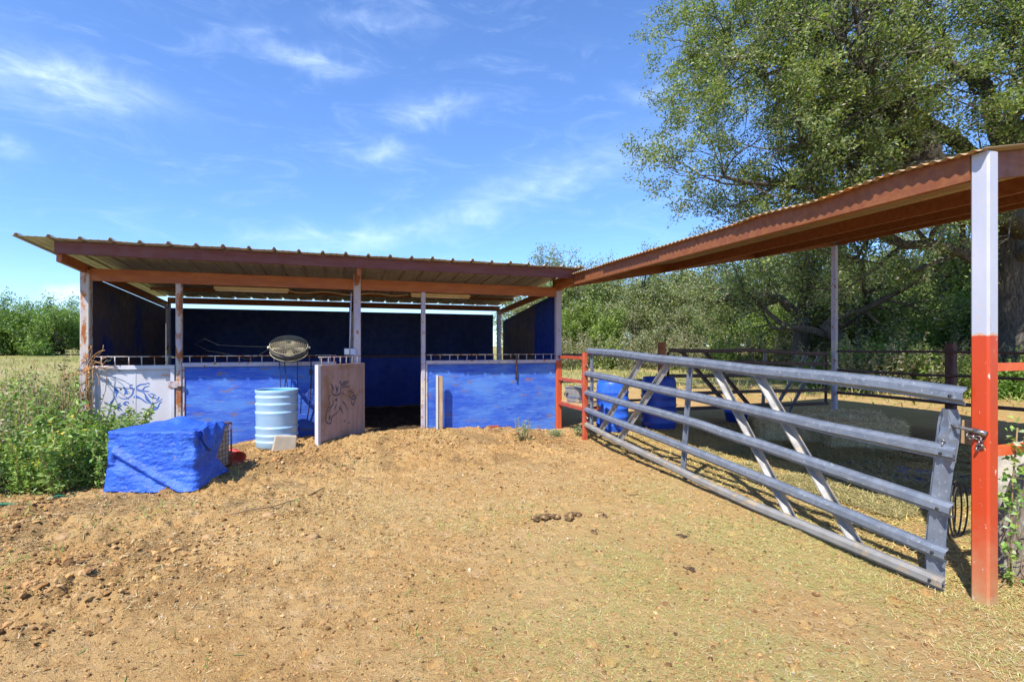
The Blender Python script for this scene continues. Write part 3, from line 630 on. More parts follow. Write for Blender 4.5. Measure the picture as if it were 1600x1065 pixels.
for j in range(NTT+1):
    t = j/NTT
    cov_ = .46+.34*abs(t-.42)/.58
    for i in range(NS+1):
        s = i/NS*(LW+LF+LW*cov_)
        p, nrm = side_pt(s)
        sx = s-LW
        flare = .055*(1-t)**3*(.5+.9*fbm(np.array([s*2.2]), np.array([3.1]), 1, 3, 7)[0])
        w1 = fbm(np.array([s*1.3+t*.5]), np.array([t*2.0-s*.6]), 2.4, 4, 61)[0]-.5
        w2 = fbm(np.array([s*.9]), np.array([t*3.4]), 9, 3, 67)[0]-.5
        dgl = (t-(.62-.78*(sx-.12)/LF*1.0))                       # the long sagging fold across the front
        fold = .060*math.exp(-(dgl/.065)**2)-.045*math.exp(-((dgl+.12)/.09)**2) if .05 < sx < LF else 0
        corner = .04*math.exp(-((sx-LF)/.10)**2)*math.sin(t*15)*.5*t
        gather = .016*math.sin(42*(sx-LF)+9*t)*math.exp(-((t-.86)/.16)**2)*math.exp(-((sx-LF+.02)/.30)**2)
        w3 = abs(fbm(np.array([s*1.6+t*1.1]), np.array([t*1.9-s*.8]), 11, 2, 69)[0]-.5)
        off = flare+.032*w1+.016*w2-.022*w3+.75*fold*(1-ss(.75, 1, t))+corner+gather+.014
        z = LH*t+.012*w1*(t > .9)
        if j == 0: z = .012+.03*max(0, w1)
        q = p+nrm*off; q.z = z+bz(q.x, q.y)*(1-t)+.0
        vs.append(q)
fs = [(j*(NS+1)+i, j*(NS+1)+i+1, (j+1)*(NS+1)+i+1, (j+1)*(NS+1)+i) for j in range(NTT) for i in range(NS)]
mb.add(vs, fs, True)
vs = []; NA, NB = 60, 40
for j in range(NB+1):
    for i in range(NA+1):
        u = i/NA; v = j/NB
        dep = LW*(.99-.30*ss(.42, 1.0, u)+.10*math.sin(u*11)*.3)
        a = -.02+u*(LF+.04); b = -.018+v*dep
        h = .085*math.exp(-((u-.42)/.20)**2)*ss(.35, .95, v)+.035*(fbm(np.array([u*2]), np.array([v*2]), 2.5, 4, 71)[0]-.5)+.045*math.exp(-((u-.93)/.07)**2)*ss(.25, .7, v)
        h += .010*math.sin(40*u+14*v)*ss(.6, 1, u)
        vs.append(cp(a, b, LH+.006+h*min(1, 6*v*(1-v)+.25)-(.006 if v in (0, 1) else 0)))
mb.add(vs, [(j*(NA+1)+i, j*(NA+1)+i+1, (j+1)*(NA+1)+i+1, (j+1)*(NA+1)+i) for j in range(NB) for i in range(NA)], True)
# loose flap hanging over the right side
vs = []
for j in range(13):
    for i in range(15):
        u = i/14; v = j/12
        b = .05+u*.44; hang = (.06+.22*math.exp(-((u-.42)/.30)**2))*v
        vs.append(cp(LF+.03+.035*math.sin(v*2.2)+.018*math.sin(u*13+v*3), b, LH+.02+.03*(u > .6)*(1-v)-hang))
mb.add(vs, [(j*15+i, j*15+i+1, (j+1)*15+i+1, (j+1)*15+i) for j in range(12) for i in range(14)], True)
tag(part('tarp', mb, 'tarp', loc=A0+eF*.46, solid=.003), 'crumpled blue tarp draped over the wire crate beside the weeds', 'tarp')

# ------------------------------------------------------------------ open sided carport
CX0, CX1, CY0, CY1, CS = 3.946, 10.95, 2.10, 8.70, .18
car = thing('carport', 'open steel carport with rust red beams and corrugated roof', 'carport', (7.4, 5.4, 0))
def cz(x): return 2.70+CS*(x-CX0)                     # underside of the beams
post(car, CX0, CY0, -.15, 2.86, .102, 'post_orange', label='near corner post painted orange red below and white above')
post(car, CX1, CY1+.02, -.1, cz(CX1), .105, 'post', label='far corner post of plain lilac steel')
post(car, CX1, CY0, -.1, cz(CX1), .105, 'post')
part('front_beam', MB().sweep(c_profile(.18, .055), [(CX0-.052, CY1+.22, 2.79), (CX0-.052, CY0+.052, 2.79)][::-1]), 'oxide_dark', car, label='long rust red beam running from the near post to the shed')
for i in (1, 2, 3):
    x = CX0+(CX1-CX0)/3*i; z0 = cz(x)+.075
    part('purlin', MB().sweep(c_profile(.15, .05), [(x, CY0+.05, z0), (x, CY1, z0)]), 'oxide_dark', car)
for y in (CY0+.0, CY1):
    part('gable_beam', MB().sweep(c_profile(.17, .05), [(CX0+.056, y+(.03 if y < 4 else 0), cz(CX0+.056)+.085), (CX1-.06, y+(.03 if y < 4 else 0), cz(CX1-.06)+.085)][::-1]), 'oxide_dark', car)
def corr_sheet(y0, wd, x0, x1, seed):
    rng = random.Random(seed); pit = .0762; nw = int(round(wd/pit))+1; k_ = 8
    ys = [y0+pit*i/k_ for i in range(nw*k_+1)]
    xs = np.linspace(x0+rng.uniform(-.02, .02), x1, 9); dz = .003*(seed % 2); vs = []
    for i, x in enumerate(xs):
        e = .018 if (i == 0 and seed > 6) else 0
        vs += [(x, y, cz(x)+.190+.0095*math.sin(2*math.pi*(y-1.93)/pit)+dz+e*math.sin(y*5+1)*.7) for y in ys]
    n = len(ys)
    return MB().add(vs, [(i*n+j, (i+1)*n+j, (i+1)*n+j+1, i*n+j+1) for i in range(8) for j in range(n-1)], True)
for i in range(10):
    part('roof_sheet', corr_sheet(8.68-.6858*(i+1)+.215, .6858, CX0-.115, CX1+.12, i), 'tin_rust', car, solid=.0015)
part('ridge_flashing', MB().sweep([(-.10, -.045), (0, .03), (.16, .002), (.16, .006), (0, .036), (-.10, -.041)], [(3.93, 7.9, 2.985), (3.93, 8.85, 2.94)]), 'tin', car)

# ------------------------------------------------------------------ galvanized gate and its neighbours
def hat(wd, dp):                                        # hat channel bulging to -a
    h = wd/2
    return [(0, h), (.004, h), (.004, h-.014), (-dp+.004, h*.36), (-dp+.004, -h*.36), (.004, -h+.014), (.004, -h), (0, -h), (0, -h+.012), (-dp, -h*.40), (-dp, h*.40), (0, h-.012)]
def gx_(y): return 3.955-.10*(7.6-y)/5.35
def gy_(y): return y-.075*max(0, 7.6-y)/5.35
gate = thing('metal_gate', 'long galvanized five rail gate sagging towards the orange post', 'gate', (3.95, 7.55, 0))
rails = [([(7.58, 1.545), (6.6, 1.51), (5.6, 1.462), (4.75, 1.42), (4.0, 1.385), (3.2, 1.36), (2.7, 1.33), (2.225, 1.295)], .118),
         ([(7.66, 1.17), (6.6, 1.12), (5.6, 1.075), (4.75, 1.03), (4.0, .985), (3.2, .945), (2.28, .905)], .108),
         ([(7.66, .845), (6.6, .80), (5.6, .77), (4.75, .735), (4.45, .70), (3.9, .66), (3.2, .61), (2.30, .53)], .106),
         ([(7.66, .555), (6.6, .50), (5.6, .445), (4.75, .405), (4.0, .345), (3.2, .29), (2.33, .225)], .104),
         ([(7.66, .300), (6.6, .22), (5.6, .15), (4.75, .095), (4.0, .055), (3.2, .035), (2.345, .028)], .10)]
for i, (pts, wd_) in enumerate(rails):
    path = [(gx_(y)-.010*math.sin((7.6-y)*.6), gy_(y), z+.006*math.sin(y*3+i)) for y, z in pts]
    pr = [(a, b) for a, b in hat(wd_, .036)]
    # path runs towards -Y, so side = dir x up points to -X; flip a to bulge to -X
    ro = part('rail', MB().sweep([(-a, b) for a, b in pr], path), 'galv' if i < 4 else 'galv_dusty', gate)
    y, z = pts[-1]
    part('rail_bolt', MB().lathe([(0, 0), (.010, 0), (.010, .008), (0, .010)], (gx_(y)-.037, gy_(y)+.07, z), 8, True, Matrix.Rotation(R(-90), 3, 'Y')), 'black', ro)
def bar(parent, y0, z0, y1, z1, wd_, name, mat, x=3.972, dp=-.034):
    d = Vector((0, y1-y0, z1-z0)).normalized(); up = Vector((1, 0, 0)).cross(d)
    prof = [(-b, a) for a, b in hat(wd_, dp)]
    # frame: bulge must point to -X
    mb = MB(); A = Vector((x-3.955+gx_(y0), gy_(y0), z0)); B = Vector((x-3.955+gx_(y1), gy_(y1), z1)); side = up.normalized(); n = len(prof)
    hp_ = hat(wd_, dp)
    vs = [P+side*b+Vector((a, 0, 0)) for P in (A, B) for a, b in hp_]
    mb.add(vs, [(i, (i+1) % n, n+(i+1) % n, n+i) for i in range(n)])
    return part(name, mb, mat, parent)
bar(gate, 7.52, .26, 7.50, 1.50, .075, 'upright', 'galv'); bar(gate, 5.14, .05, 5.00, 1.40, .088, 'upright', 'galv')
up_ = MB()
pf = hat(.125, .045); pts = [(2.44, -.035, 1), (2.43, .30, 1), (2.405, .62, .98), (2.385, .80, 1), (2.37, .92, 1.06), (2.355, 1.0, 1.14), (2.35, 1.08, 1.10), (2.345, 1.15, .95), (2.34, 1.20, .7)]
vs = []; rng = random.Random(5)
for y, z, k_ in pts:
    vs += [(4.003-3.955+gx_(y)+a*(1 if z < .85 else rng.uniform(.6, 1.25)), gy_(y)+b*k_+(rng.uniform(-.006, .006) if z > .85 else 0), z) for a, b in pf]
n = len(pf)
up_.add(vs, [(i*n+j, i*n+(j+1) % n, (i+1)*n+(j+1) % n, (i+1)*n+j) for i in range(len(pts)-1) for j in range(n)])
part('upright', up_, 'galv', gate, label='dented end upright of the gate')
for y0, z0, y1, z1 in ((7.21, .24, 6.00, 1.46), (6.66, .18, 5.38, 1.44), (3.55, .02, 4.59, 1.40), (2.93, .0, 4.00, 1.38)):
    bar(gate, y0, z0, y1, z1, .118, 'brace', 'galv_dusty')
for z in (.42, 1.30): part('hinge_pin', MB().tube([(3.95, 7.60, z), (3.96, 7.73, z)], .012, 6).torus((3.955, 7.60, z), .022, .008, 12, 6), 'chain', gate)
# latch and chain
lat = thing('latch_chain', 'steel latch pin with dangling chain on the orange post', 'latch', (3.88, 2.12, 1.1))
part('latch_pin', MB().tube([(3.89, 2.27, 1.105), (3.86, 2.20, 1.09), (3.885, 2.10, 1.075), (3.883, 2.06, 1.068)], .012, 8).tube([(3.885, 2.13, 1.078), (3.883, 2.055, 1.066)], .018, 8), 'chain', lat)
Q = [(3.885, 2.145, 1.075), (3.88, 2.15, 1.045), (3.88, 2.135, 1.03), (3.88, 2.115, 1.04), (3.882, 2.10, 1.035), (3.882, 2.085, 1.01), (3.882, 2.088, .985), (3.882, 2.10, .965), (3.882, 2.09, .98), (3.882, 2.075, 1.03), (3.87, 2.30, .98), (3.86, 2.28, .965), (3.865, 2.31, .955)]
for i, q in enumerate(Q):
    part('chain_link', MB().torus(q, .0125, .0042, 12, 6, Matrix.Rotation(R(70), 3, 'Y') @ Matrix.Rotation(R(90*(i % 2)), 3, 'X') @ Matrix.Diagonal((1, 1.5, 1))), 'chain', lat)
wb = MB().box((4.06, 2.235, 1.035), (.05, .09, .16), Matrix.Rotation(.05, 3, 'X'))
tag(part('wood_block', wb, 'wood', loc=(4.06, 2.235, 1.03), bevel=.004), 'small tan wood block between the gate end and orange post', 'block')
# red hinge post panel between shed and gate
pen = thing('red_pipe_fence', 'short red pipe fence between the shed corner and gate', 'fence', (3.95, 8.2, .1))
post(pen, 3.955, 7.70, -.2, 1.52, .085, 'red_rail', 'hinge_post', sy=.075)
for z in (1.425, 1.015, .555):
    part('rail', MB().box((3.95, 8.235, z), (.05, .99, .052), ch=.004), 'red_rail', pen)
part('shelf', MB().box((4.13, 8.25, .60), (.32, .9, .022)), 'wood', pen)
part('shelf_bracket', MB().box((4.27, 8.25, .555), (.04, .95, .06)), 'red_rail', pen)
tub = thing('feed_tub', 'grey metal feed tub resting on the red pipe panel shelf', 'tub', (4.13, 8.30, .61))
def frustum(c, b, t, h, rot):
    vs = [Vector(c)+rot @ Vector((sx*b[0]/2, sy*b[1]/2, 0)) for sx, sy in ((-1, -1), (1, -1), (1, 1), (-1, 1))]+[Vector(c)+rot @ Vector((sx*t[0]/2, sy*t[1]/2, h)) for sx, sy in ((-1, -1), (1, -1), (1, 1), (-1, 1))]
    return vs, [(3, 2, 1, 0), (4, 5, 6, 7), (0, 1, 5, 4), (1, 2, 6, 5), (2, 3, 7, 6), (3, 0, 4, 7)]
rz = Matrix.Rotation(.25, 3, 'Z')
part('body', MB().add(*frustum((4.13, 8.30, .613), (.27, .33), (.32, .38), .27, rz)), 'galv_dusty', tub, bevel=.02)
part('rim', MB().box((4.13, 8.30, .885), (.345, .405, .018), rz), 'galv_dusty', tub, bevel=.005)
part('band', MB().add(*frustum((4.13, 8.30, .70), (.30, .36), (.303, .363), .03, rz)), 'galv', tub)
part('spout', MB().tube([(3.96, 8.36, .775), (3.90, 8.40, .76), (3.90, 8.40, .71)], .018, 8), 'fan_dark', tub)
# far gate (dark) with the fence pieces round the pen
fg = thing('metal_gate', 'dark brown gate with slanted braces at the far end of the carport', 'gate', (8.6, 8.78, 0))
for i, z in enumerate((1.49, 1.245, .965, .645, .33)):
    wv = [(6.42+(10.84-6.42)*j/10, 8.80, z+(.045 if i == 0 else .03)*math.exp(-((j-5)/1.6)**2)*(1 if i < 3 else .3)-.004*j+(.05 if i < 3 else .0)*(1-j/10)) for j in range(11)]
    part('rail', MB().sweep([(-a, b) for a, b in hat(.085 if i == 0 else .075, .03)], wv), 'dark_gate', fg)
def xbar(x0, z0, x1, z1, wd_, name, mat):
    d = Vector((x1-x0, 0, z1-z0)).normalized(); side = Vector((0, 1, 0)).cross(d); h = hat(wd_, .03); n = len(h)
    vs = [P+side*b+Vector((0, -a, 0)) for P in (Vector((x0, 8.835, z0)), Vector((x1, 8.835, z1))) for a, b in h]
    part(name, MB().add(vs, [(i, (i+1) % n, n+(i+1) % n, n+i) for i in range(n)]), mat, fg)
for x0, z0, x1, z1 in ((8.02, .28, 6.76, 1.53), (8.68, .20, 7.35, 1.52), (9.30, .25, 10.25, 1.47), (9.70, .15, 10.64, 1.45)): xbar(x0, z0, x1, z1, .10, 'brace', 'grey_gate' if x0 > 9 else 'dark_gate')
xbar(8.94, .28, 9.0, 1.50, .10, 'upright', 'grey_gate'); xbar(6.44, .30, 6.44, 1.5, .07, 'upright', 'dark_gate'); xbar(10.82, .30, 10.82, 1.45, .07, 'upright', 'dark_gate')
tag(part('gate_post', MB().box((6.27, 8.80, .85), (.13, .13, 1.71), ch=.02), 'oxide', loc=(6.27, 8.8, 0)), 'stout dark red post carrying the far brown gate beside the blue drum', 'post')
rp = thing('pipe_fence', 'thin dark pipe fence between the shed corner and far gate post', 'fence', (5.1, 8.80, 0))
for z in (1.46, .95, .55): part('rail', MB().tube([(4.01, 8.80, z), (6.20, 8.80, z-.01)], .024, 8), 'dark_gate', rp)
rf = thing('pipe_fence', 'dark pipe fence along the back of the carport with a stout brown post', 'fence', (CX1, 5, 0))
for z, rr_ in ((1.51, .024), (1.065, .026), (.55, .034)):
    part('rail', MB().tube([(CX1+.03, y, z+.008*math.sin(y*2+z*9)) for y in np.linspace(8.66, -3.0, 14)], rr_, 8), 'dark_gate' if z < 1.4 else 'dark_post', rf)
part('post', MB().box((CX1+.12, 6.42, .8), (.14, .15, 1.76), ch=.02), 'dark_post', rf)
part('post', MB().box((CX1+.12, .5, .8), (.14, .15, 1.76), ch=.02), 'dark_post', rf)
sr = thing('pipe_fence', 'orange red pipe rails running right from the orange post', 'fence', (4.6, 2.12, 0))
for z, h_ in ((1.485, .052), (.935, .062)): part('rail', MB().box((5.30, 2.115, z), (2.60, .04, h_), ch=.006), 'orange_rail', sr)
part('post', MB().box((6.62, 2.115, .72), (.07, .07, 1.6), ch=.006), 'orange_rail', sr)

# barrels behind the gate
def drum(name, label, x, y, z, r, h, mat, lid=False):
    t = thing(name, label, 'barrel', (x, y, z))
    P = [(0, 0), (r*.9, 0), (r*.96, .02)]
    for f in (.14, .30, .47, .64, .78): P += [(r*.965, h*f-.03), (r, h*f-.012), (r, h*f+.012), (r*.965, h*f+.03)]
    P += [(r*.97, h*.90), (r*.90, h*.97), (r*.86, h), (r*.80, h), (r*.79, h-.02), (0, h-.02)]
    part('shell', MB().lathe(P, (x, y, z), 36), mat, t)
    part('rim', MB().torus((x, y, z+h), r*.85, .012, 36, 6), mat, t)
    for a in (.6, 3.7): part('bung', MB().lathe([(0, .02), (.03, .02), (.035, 0), (.035, -.03)], (x+r*.6*math.cos(a), y+r*.6*math.sin(a), z+h-.01), 12), mat, t)
    if lid: part('handle', MB().tube([(x-.10, y-.05, z+h), (x-.085, y-.05, z+h+.06), (x+.06, y-.05, z+h+.065), (x+.10, y-.05, z+h)], .014, 8), 'black', t)
    return t
drum('barrel', 'bright blue plastic barrel behind the hinge end of the gate', 4.83, 8.30, bz(4.83, 8.3)-.01, .30, .92, 'barrel_blue')
drum('barrel', 'dark navy barrel with a black handle by the far gate post', 5.86, 8.33, bz(5.86, 8.3)-.02, .335, .97, 'barrel_navy', True)
tb = thing('tub', 'low dark blue tub in the shade under the carport', 'tub', (7.75, 8.35, .06))
part('shell', MB().lathe([(0, 0), (.19, 0), (.23, .20), (.25, .22), (.235, .22), (.18, .03), (0, .02)], (7.75, 8.35, bz(7.75, 8.35)), 28), 'barrel_navy', tb)
part('rim', MB().torus((7.75, 8.35, bz(7.75, 8.35)+.22), .242, .011, 28, 6), 'barrel_blue', tb)

# stump, stone, ivy, coil at the right edge
lg = MB(); NR, NA = 22, 30; vs = []
for j in range(NR+1):
    t = j/NR; c = Vector((4.76+.03*math.sin(t*3), 2.27-.10*t+.03*math.sin(t*5), -.08+t*.83))
    rr_ = .19*(1.15-.35*t+.25*math.exp(-t*9))*(1 if t < .93 else .78)
    for i in range(NA):
        a = 2*math.pi*i/NA
        w1 = float(fbm(np.array([math.cos(a)*1.4+5]), np.array([math.sin(a)*1.4+t*.6]), 1.6, 4, 81)[0])-.5
        q = rr_*(1+.75*w1+.10*math.sin(a*9+t*2))
        vs.append(c+Vector((q*math.cos(a)*1.05, q*math.sin(a), .10*w1+.07*math.cos(a-.5)*t)))
lg.add(vs, [(j*NA+i, j*NA+(i+1) % NA, (j+1)*NA+(i+1) % NA, (j+1)*NA+i) for j in range(NR) for i in range(NA)]+[tuple(range(NR*NA, (NR+1)*NA))], True)
tag(part('log_stump', lg, 'log', loc=(4.76, 2.27, 0)), 'weathered split grey log stump standing right of the orange post', 'stump')
def lump(c, r, seed, flat=.7, n=2):
    import bmesh
    b = bmesh.new(); bmesh.ops.create_icosphere(b, subdivisions=n, radius=1)
    mb = MB(); vs = [v.co.copy() for v in b.verts]; fs = [tuple(v.index for v in f.verts) for f in b.faces]; b.free()
    out = []
    for v in vs:
        k_ = 1+.55*(float(fbm(np.array([v.x*1.1+v.z*.6+seed]), np.array([v.y*1.1-v.z*.5]), 1.4, 3, seed)[0])-.5)*1.6
        out.append((c[0]+v.x*r*k_, c[1]+v.y*r*k_, c[2]+v.z*r*k_*flat))
    return mb.add(out, fs, True)
tag(part('boulder', lump((5.95, 2.72, .30), .36, 3, 1.3, 3), 'rock', loc=(5.95, 2.72, 0)), 'pale limestone boulder behind the log stump', 'boulder')
co = thing('wire_coil', 'coil of black wire hanging low behind the orange post', 'coil', (4.15, 2.42, .4))
for i in range(4):
    part('loop', MB().torus((4.17+.012*i, 2.36+.035*i, .47-.012*i), .19+.012*i, .006, 34, 6, Matrix.Rotation(R(10+5*i), 3, 'Z') @ Matrix.Rotation(R(90), 3, 'X') @ Matrix.Diagonal((.62, 1, 1))), 'black', co)
part('tie', MB().tube([(4.17, 2.36, .70), (4.10, 2.20, .76), (4.02, 2.11, .76)], .006, 6), 'black', co)
# garden hose
P = [(-6.0, 5.75), (-4.6, 6.05), (-3.9, 6.18), (-3.4, 6.30), (-3.15, 6.40), (-2.95, 6.52), (-2.80, 6.64), (-2.72, 6.76), (-2.70, 6.95)]
tag(part('garden_hose', MB().tube([(x, y, gz(x, y)+.016) for x, y in P], .0135, 8), 'hose', loc=(-3.4, 6.3, 0)), 'green garden hose lying on the soil by the weeds', 'hose')

# ------------------------------------------------------------------ leaves, straw, hay
RNG = np.random.default_rng(7)
def leaf_cloud(P, L, wd_, up=.5, rng=RNG, droop=0.0):
    """one small folded leaf (4 corners) at every point"""
    n = len(P); d = rng.normal(size=(n, 3)); d[:, 2] = d[:, 2]*.7-droop; d /= np.linalg.norm(d, axis=1)[:, None]
    u = rng.normal(size=(n, 3)); u[:, 2] = np.abs(u[:, 2])+up
    s = np.cross(d, u); s /= np.linalg.norm(s, axis=1)[:, None]+1e-9; u = np.cross(s, d)
    l = (L*rng.uniform(.6, 1.3, n))[:, None]; w_ = (wd_*rng.uniform(.7, 1.25, n))[:, None]
    V = np.stack([P, P+d*l*.5+s*w_*.5+u*w_*.15, P+d*l, P+d*l*.5-s*w_*.5+u*w_*.15], 1).reshape(-1, 3)
    return V, np.arange(4*n).reshape(n, 4)
def tint(n, cols, wts, rng=RNG, var=.18):
    c = np.array(cols)[rng.choice(len(cols), n, p=np.array(wts)/sum(wts))]
    return c*rng.uniform(1-var, 1+var, (n, 1))*rng.uniform(.94, 1.06, (n, 3))
def blades(x, y, z, L, wd_, flatness, rng=RNG):
    """thin curved strips lying on or standing from the ground, three corners a side joined as two quads"""
    n = len(x); a = rng.uniform(0, 2*np.pi, n); e = flatness*rng.normal(size=n)
    d = np.stack([np.cos(a)*np.cos(e), np.sin(a)*np.cos(e), np.abs(np.sin(e))], 1)
    s = np.stack([-np.sin(a), np.cos(a), np.zeros(n)], 1)*(wd_*rng.uniform(.7, 1.4, n))[:, None]
    l = (L*rng.uniform(.4, 1.5, n))[:, None]; p = np.stack([x, y, z], 1)
    bend = np.stack([-np.sin(a), np.cos(a), np.zeros(n)], 1)*l*rng.normal(0, .12, (n, 1)); bend[:, 2] = l[:, 0]*.05
    V = np.stack([p-s, p+s, p+d*l*.5+bend+s, p+d*l*.5+bend-s, p+d*l+s*.4, p+d*l-s*.4], 1).reshape(-1, 3)
    i = np.arange(n)[:, None]*6
    return V, np.concatenate([i+np.array([[0, 1, 2, 3]]), i+np.array([[3, 2, 4, 5]])], 0)
# hay bales
def make_bale(seed):
    rng = np.random.default_rng(seed); l, w_, h = 1.02, .50, .46; mb = MB(); vs = []; fs = []
    def face(o, u, v, nu, nv):
        b0 = len(vs)
        for j in range(nv+1):
            for i in range(nu+1):
                p = Vector(o)+Vector(u)*(i/nu)+Vector(v)*(j/nv)
                q = Vector((p.x/(l/2), p.y/(w_/2), p.z/(h/2)))
                k_ = 1-.05*(max(abs(q.x)**8*abs(q.y)**8, abs(q.x)**8*abs(q.z)**8, abs(q.y)**8*abs(q.z)**8))
                nn = float(fbm(np.array([p.x*3+p.z*2+seed]), np.array([p.y*3-p.z]), 2.2, 4, seed)[0])-.5
                vs.append((p.x*k_*(1+.05*nn), p.y*k_*(1+.11*nn), (p.z*k_)*(1+.10*nn)+h/2))
        for j in range(nv):
            for i in range(nu): a = b0+j*(nu+1)+i; fs.append((a, a+1, a+nu+2, a+nu+1))
    X, Y, Z = l/2, w_/2, h/2
    face((-X, -Y, -Z), (l, 0, 0), (0, 0, h), 16, 8); face((X, Y, -Z), (-l, 0, 0), (0, 0, h), 16, 8)
    face((X, -Y, -Z), (0, w_, 0), (0, 0, h), 8, 8); face((-X, Y, -Z), (0, -w_, 0), (0, 0, h), 8, 8); face((-X, -Y, Z), (l, 0, 0), (0, w_, 0), 16, 8)
    mb.add(vs, fs, True)
    n = 8000; f = rng.integers(0, 4, n); u = rng.uniform(-1, 1, n); v = rng.uniform(-1, 1, n); P = np.zeros((n, 3))
    P[f == 0] = np.stack([u, v*0-1, v], 1)[f == 0]; P[f == 1] = np.stack([u, v, v*0+1], 1)[f == 1]; P[f == 2] = np.stack([u*0+1, u, v], 1)[f == 2]; P[f == 3] = np.stack([u*0-1, u, v], 1)[f == 3]
    P = P*np.array([X, Y, Z])*.985; P[:, 2] += Z
    V, F = leaf_cloud(P, .085, .006, 0, rng, .5)
    C = np.repeat(tint(n, [(.74, .60, .36), (.60, .48, .26), (.38, .29, .16), (.84, .72, .48)], [3, 3, 2, 2], rng), 4, 0)
    return mb, np_mesh('hay_strands', V, F, 'straw', False, C)
for i, (x, y, a, lab) in enumerate(((8.02, 5.88, -42, 'nearer right hay bale in the shade under the carport'), (7.45, 6.75, -30, 'left hay bale behind the gate braces under the carport'), (8.75, 6.75, -36, 'hay bale lying behind the other two bales'))):
    mb, sm_ = make_bale(20+i)
    t = thing('hay_bale', lab, 'hay bale', (0, 0, 0), 'hay bales under the carport')
    part('bale_body', mb, 'hay', t); o = place('loose_strands', sm_, t); o['kind'] = 'stuff'
    for q in (-.17, .17):
        part('twine', MB().tube([(-.515, q, .0), (-.515, q, .465), (.515, q, .465), (.515, q, .0)], .004, 5), 'wood', t)
    t.location = (x, y, bz(x, y)-.02); t.rotation_euler = (0, 0, R(a))
# blue ground sheet half buried under hay
mb = MB(); vs = []; n_ = 30
O = Vector((5.95, 4.75, 0)); U = Vector((1.0, -1.15, 0)); Vv = Vector((.95, .62, 0))
for j in range(n_+1):
    for i in range(n_+1):
        u = i/n_; v = j/n_; p = O+U*u*(1.05+.1*math.sin(v*9))+Vv*(v*(1+.12*math.sin(u*8))-.15)
        vs.append((p.x, p.y, gz(p.x, p.y)+.004+.030*(float(fbm(np.array([p.x]), np.array([p.y]), 5, 3, 91)[0])-.50)))
mb.add(vs, [(j*(n_+1)+i, j*(n_+1)+i+1, (j+1)*(n_+1)+i+1, (j+1)*(n_+1)+i) for j in range(n_) for i in range(n_)], True)
tag(part('ground_sheet', mb, 'tarp', loc=O), 'torn blue sheet on the ground half buried in hay by the bales', 'tarp')

# ------------------------------------------------------------------ loose ground litter (nobody could count it)
def scatter(n, x0, x1, y0, y1, dens=None, rng=RNG):
    x = rng.uniform(x0, x1, n); y = rng.uniform(y0, y1, n)
    if dens is not None:
        k_ = rng.uniform(0, 1, n) < dens(x, y); x, y = x[k_], y[k_]
    return x, y
def in_shed(x, y): return ((x > -3.5) & (x < 4.05) & (y > 8.74) & (y < 12.6)).astype(float)
# clods: faceted lumps
import bmesh
b = bmesh.new(); bmesh.ops.create_icosphere(b, subdivisions=1, radius=1)
IV = np.array([v.co[:] for v in b.verts]); IF = np.array([[v.index for v in f.verts] for f in b.faces]); b.free()
def clods(n, x0, x1, y0, y1, dens, r0, r1, cols, wts, flat=.7):
    x, y = scatter(n, x0, x1, y0, y1, dens); m = len(x)
    r = r0*(r1/r0)**(RNG.uniform(0, 1, m)**2.2)
    V = IV[None]*(1+RNG.uniform(-.32, .32, (m, len(IV), 1)))
    sc = r[:, None]*RNG.uniform(.7, 1.3, (m, 3)); sc[:, 2] *= flat
    V = V*sc[:, None]+np.stack([x, y, ground_h(x, y)+r*flat*.35], 1)[:, None]
    F = (IF[None]+np.arange(m)[:, None, None]*len(IV)).reshape(-1, 3)
    return V.reshape(-1, 3), F, np.repeat(tint(m, cols, wts), len(IV), 0)
def cd(x, y):
    n_ = fbm(x, y, 1.1, 3, 51)
    bank = np.exp(-((y-(7.45+.55*ss(-1.2, .3, x)))/.75)**2)*ss(-2.6, -1.3, x)*(1-ss(3.4, 4.2, x))
    left = ss(.6, -1.6, x)*ss(3.2, 4.4, y)*(1-ss(6.3, 7.0, y))
    return np.clip((.10+.95*bank+.75*left)*ss(.36, .60, n_)*(1-in_shed(x, y)*.6), 0, 1)*(1-ss(3.8, 4.0, x)*.8)
SOIL = [(.42, .245, .10), (.50, .32, .155), (.34, .19, .075), (.17, .095, .04)]
IV0, IF0 = IV, IF
IV = np.array([[1, 0, 0], [-1, 0, 0], [0, 1, 0], [0, -1, 0], [0, 0, 1], [0, 0, -1.]]); IF = np.array([[0, 2, 4], [2, 1, 4], [1, 3, 4], [3, 0, 4], [2, 0, 5], [1, 2, 5], [3, 1, 5], [0, 3, 5]])
V, F, C = clods(150000, -4.2, 6.5, 1.5, 8.9, lambda x, y: np.clip(.25+cd(x, y), 0, 1), .0045, .013, SOIL, [4, 1, 3, 3])
tag(place('soil_crumbs', np_mesh('soil_crumbs', V, F, 'clod', False, C)), kind='stuff')
IV, IF = IV0, IF0
V, F, C = clods(26000, -4.2, 6.5, 1.8, 8.9, lambda x, y: np.clip(cd(x, y)-.06, 0, 1)*.9, .009, .036, SOIL, [4, 1, 3, 2], .6)
tag(place('dirt_clods', np_mesh('dirt_clods', V, F, 'clod', False, C)), kind='stuff')
V, F, C = clods(9000, -3.5, 5, 1.5, 8.6, lambda x, y: .6*ss(.45, .65, fbm(x, y, 1.7, 3, 77))+.08, .005, .017, [(.16, .085, .035), (.23, .13, .05), (.10, .06, .03)], [3, 3, 1])
tag(place('dung_bits', np_mesh('dung_bits', V, F, 'clod', False, C)), kind='stuff')
V, F, C = clods(900, -3, 6, 1.5, 8, lambda x, y: .12+.3*ss(.5, .7, fbm(x, y, .8, 3, 53)), .004, .016, [(.52, .46, .38), (.48, .38, .27)], [1, 2])
tag(place('pebbles', np_mesh('pebbles', V, F, 'clod', False, C)), kind='stuff')
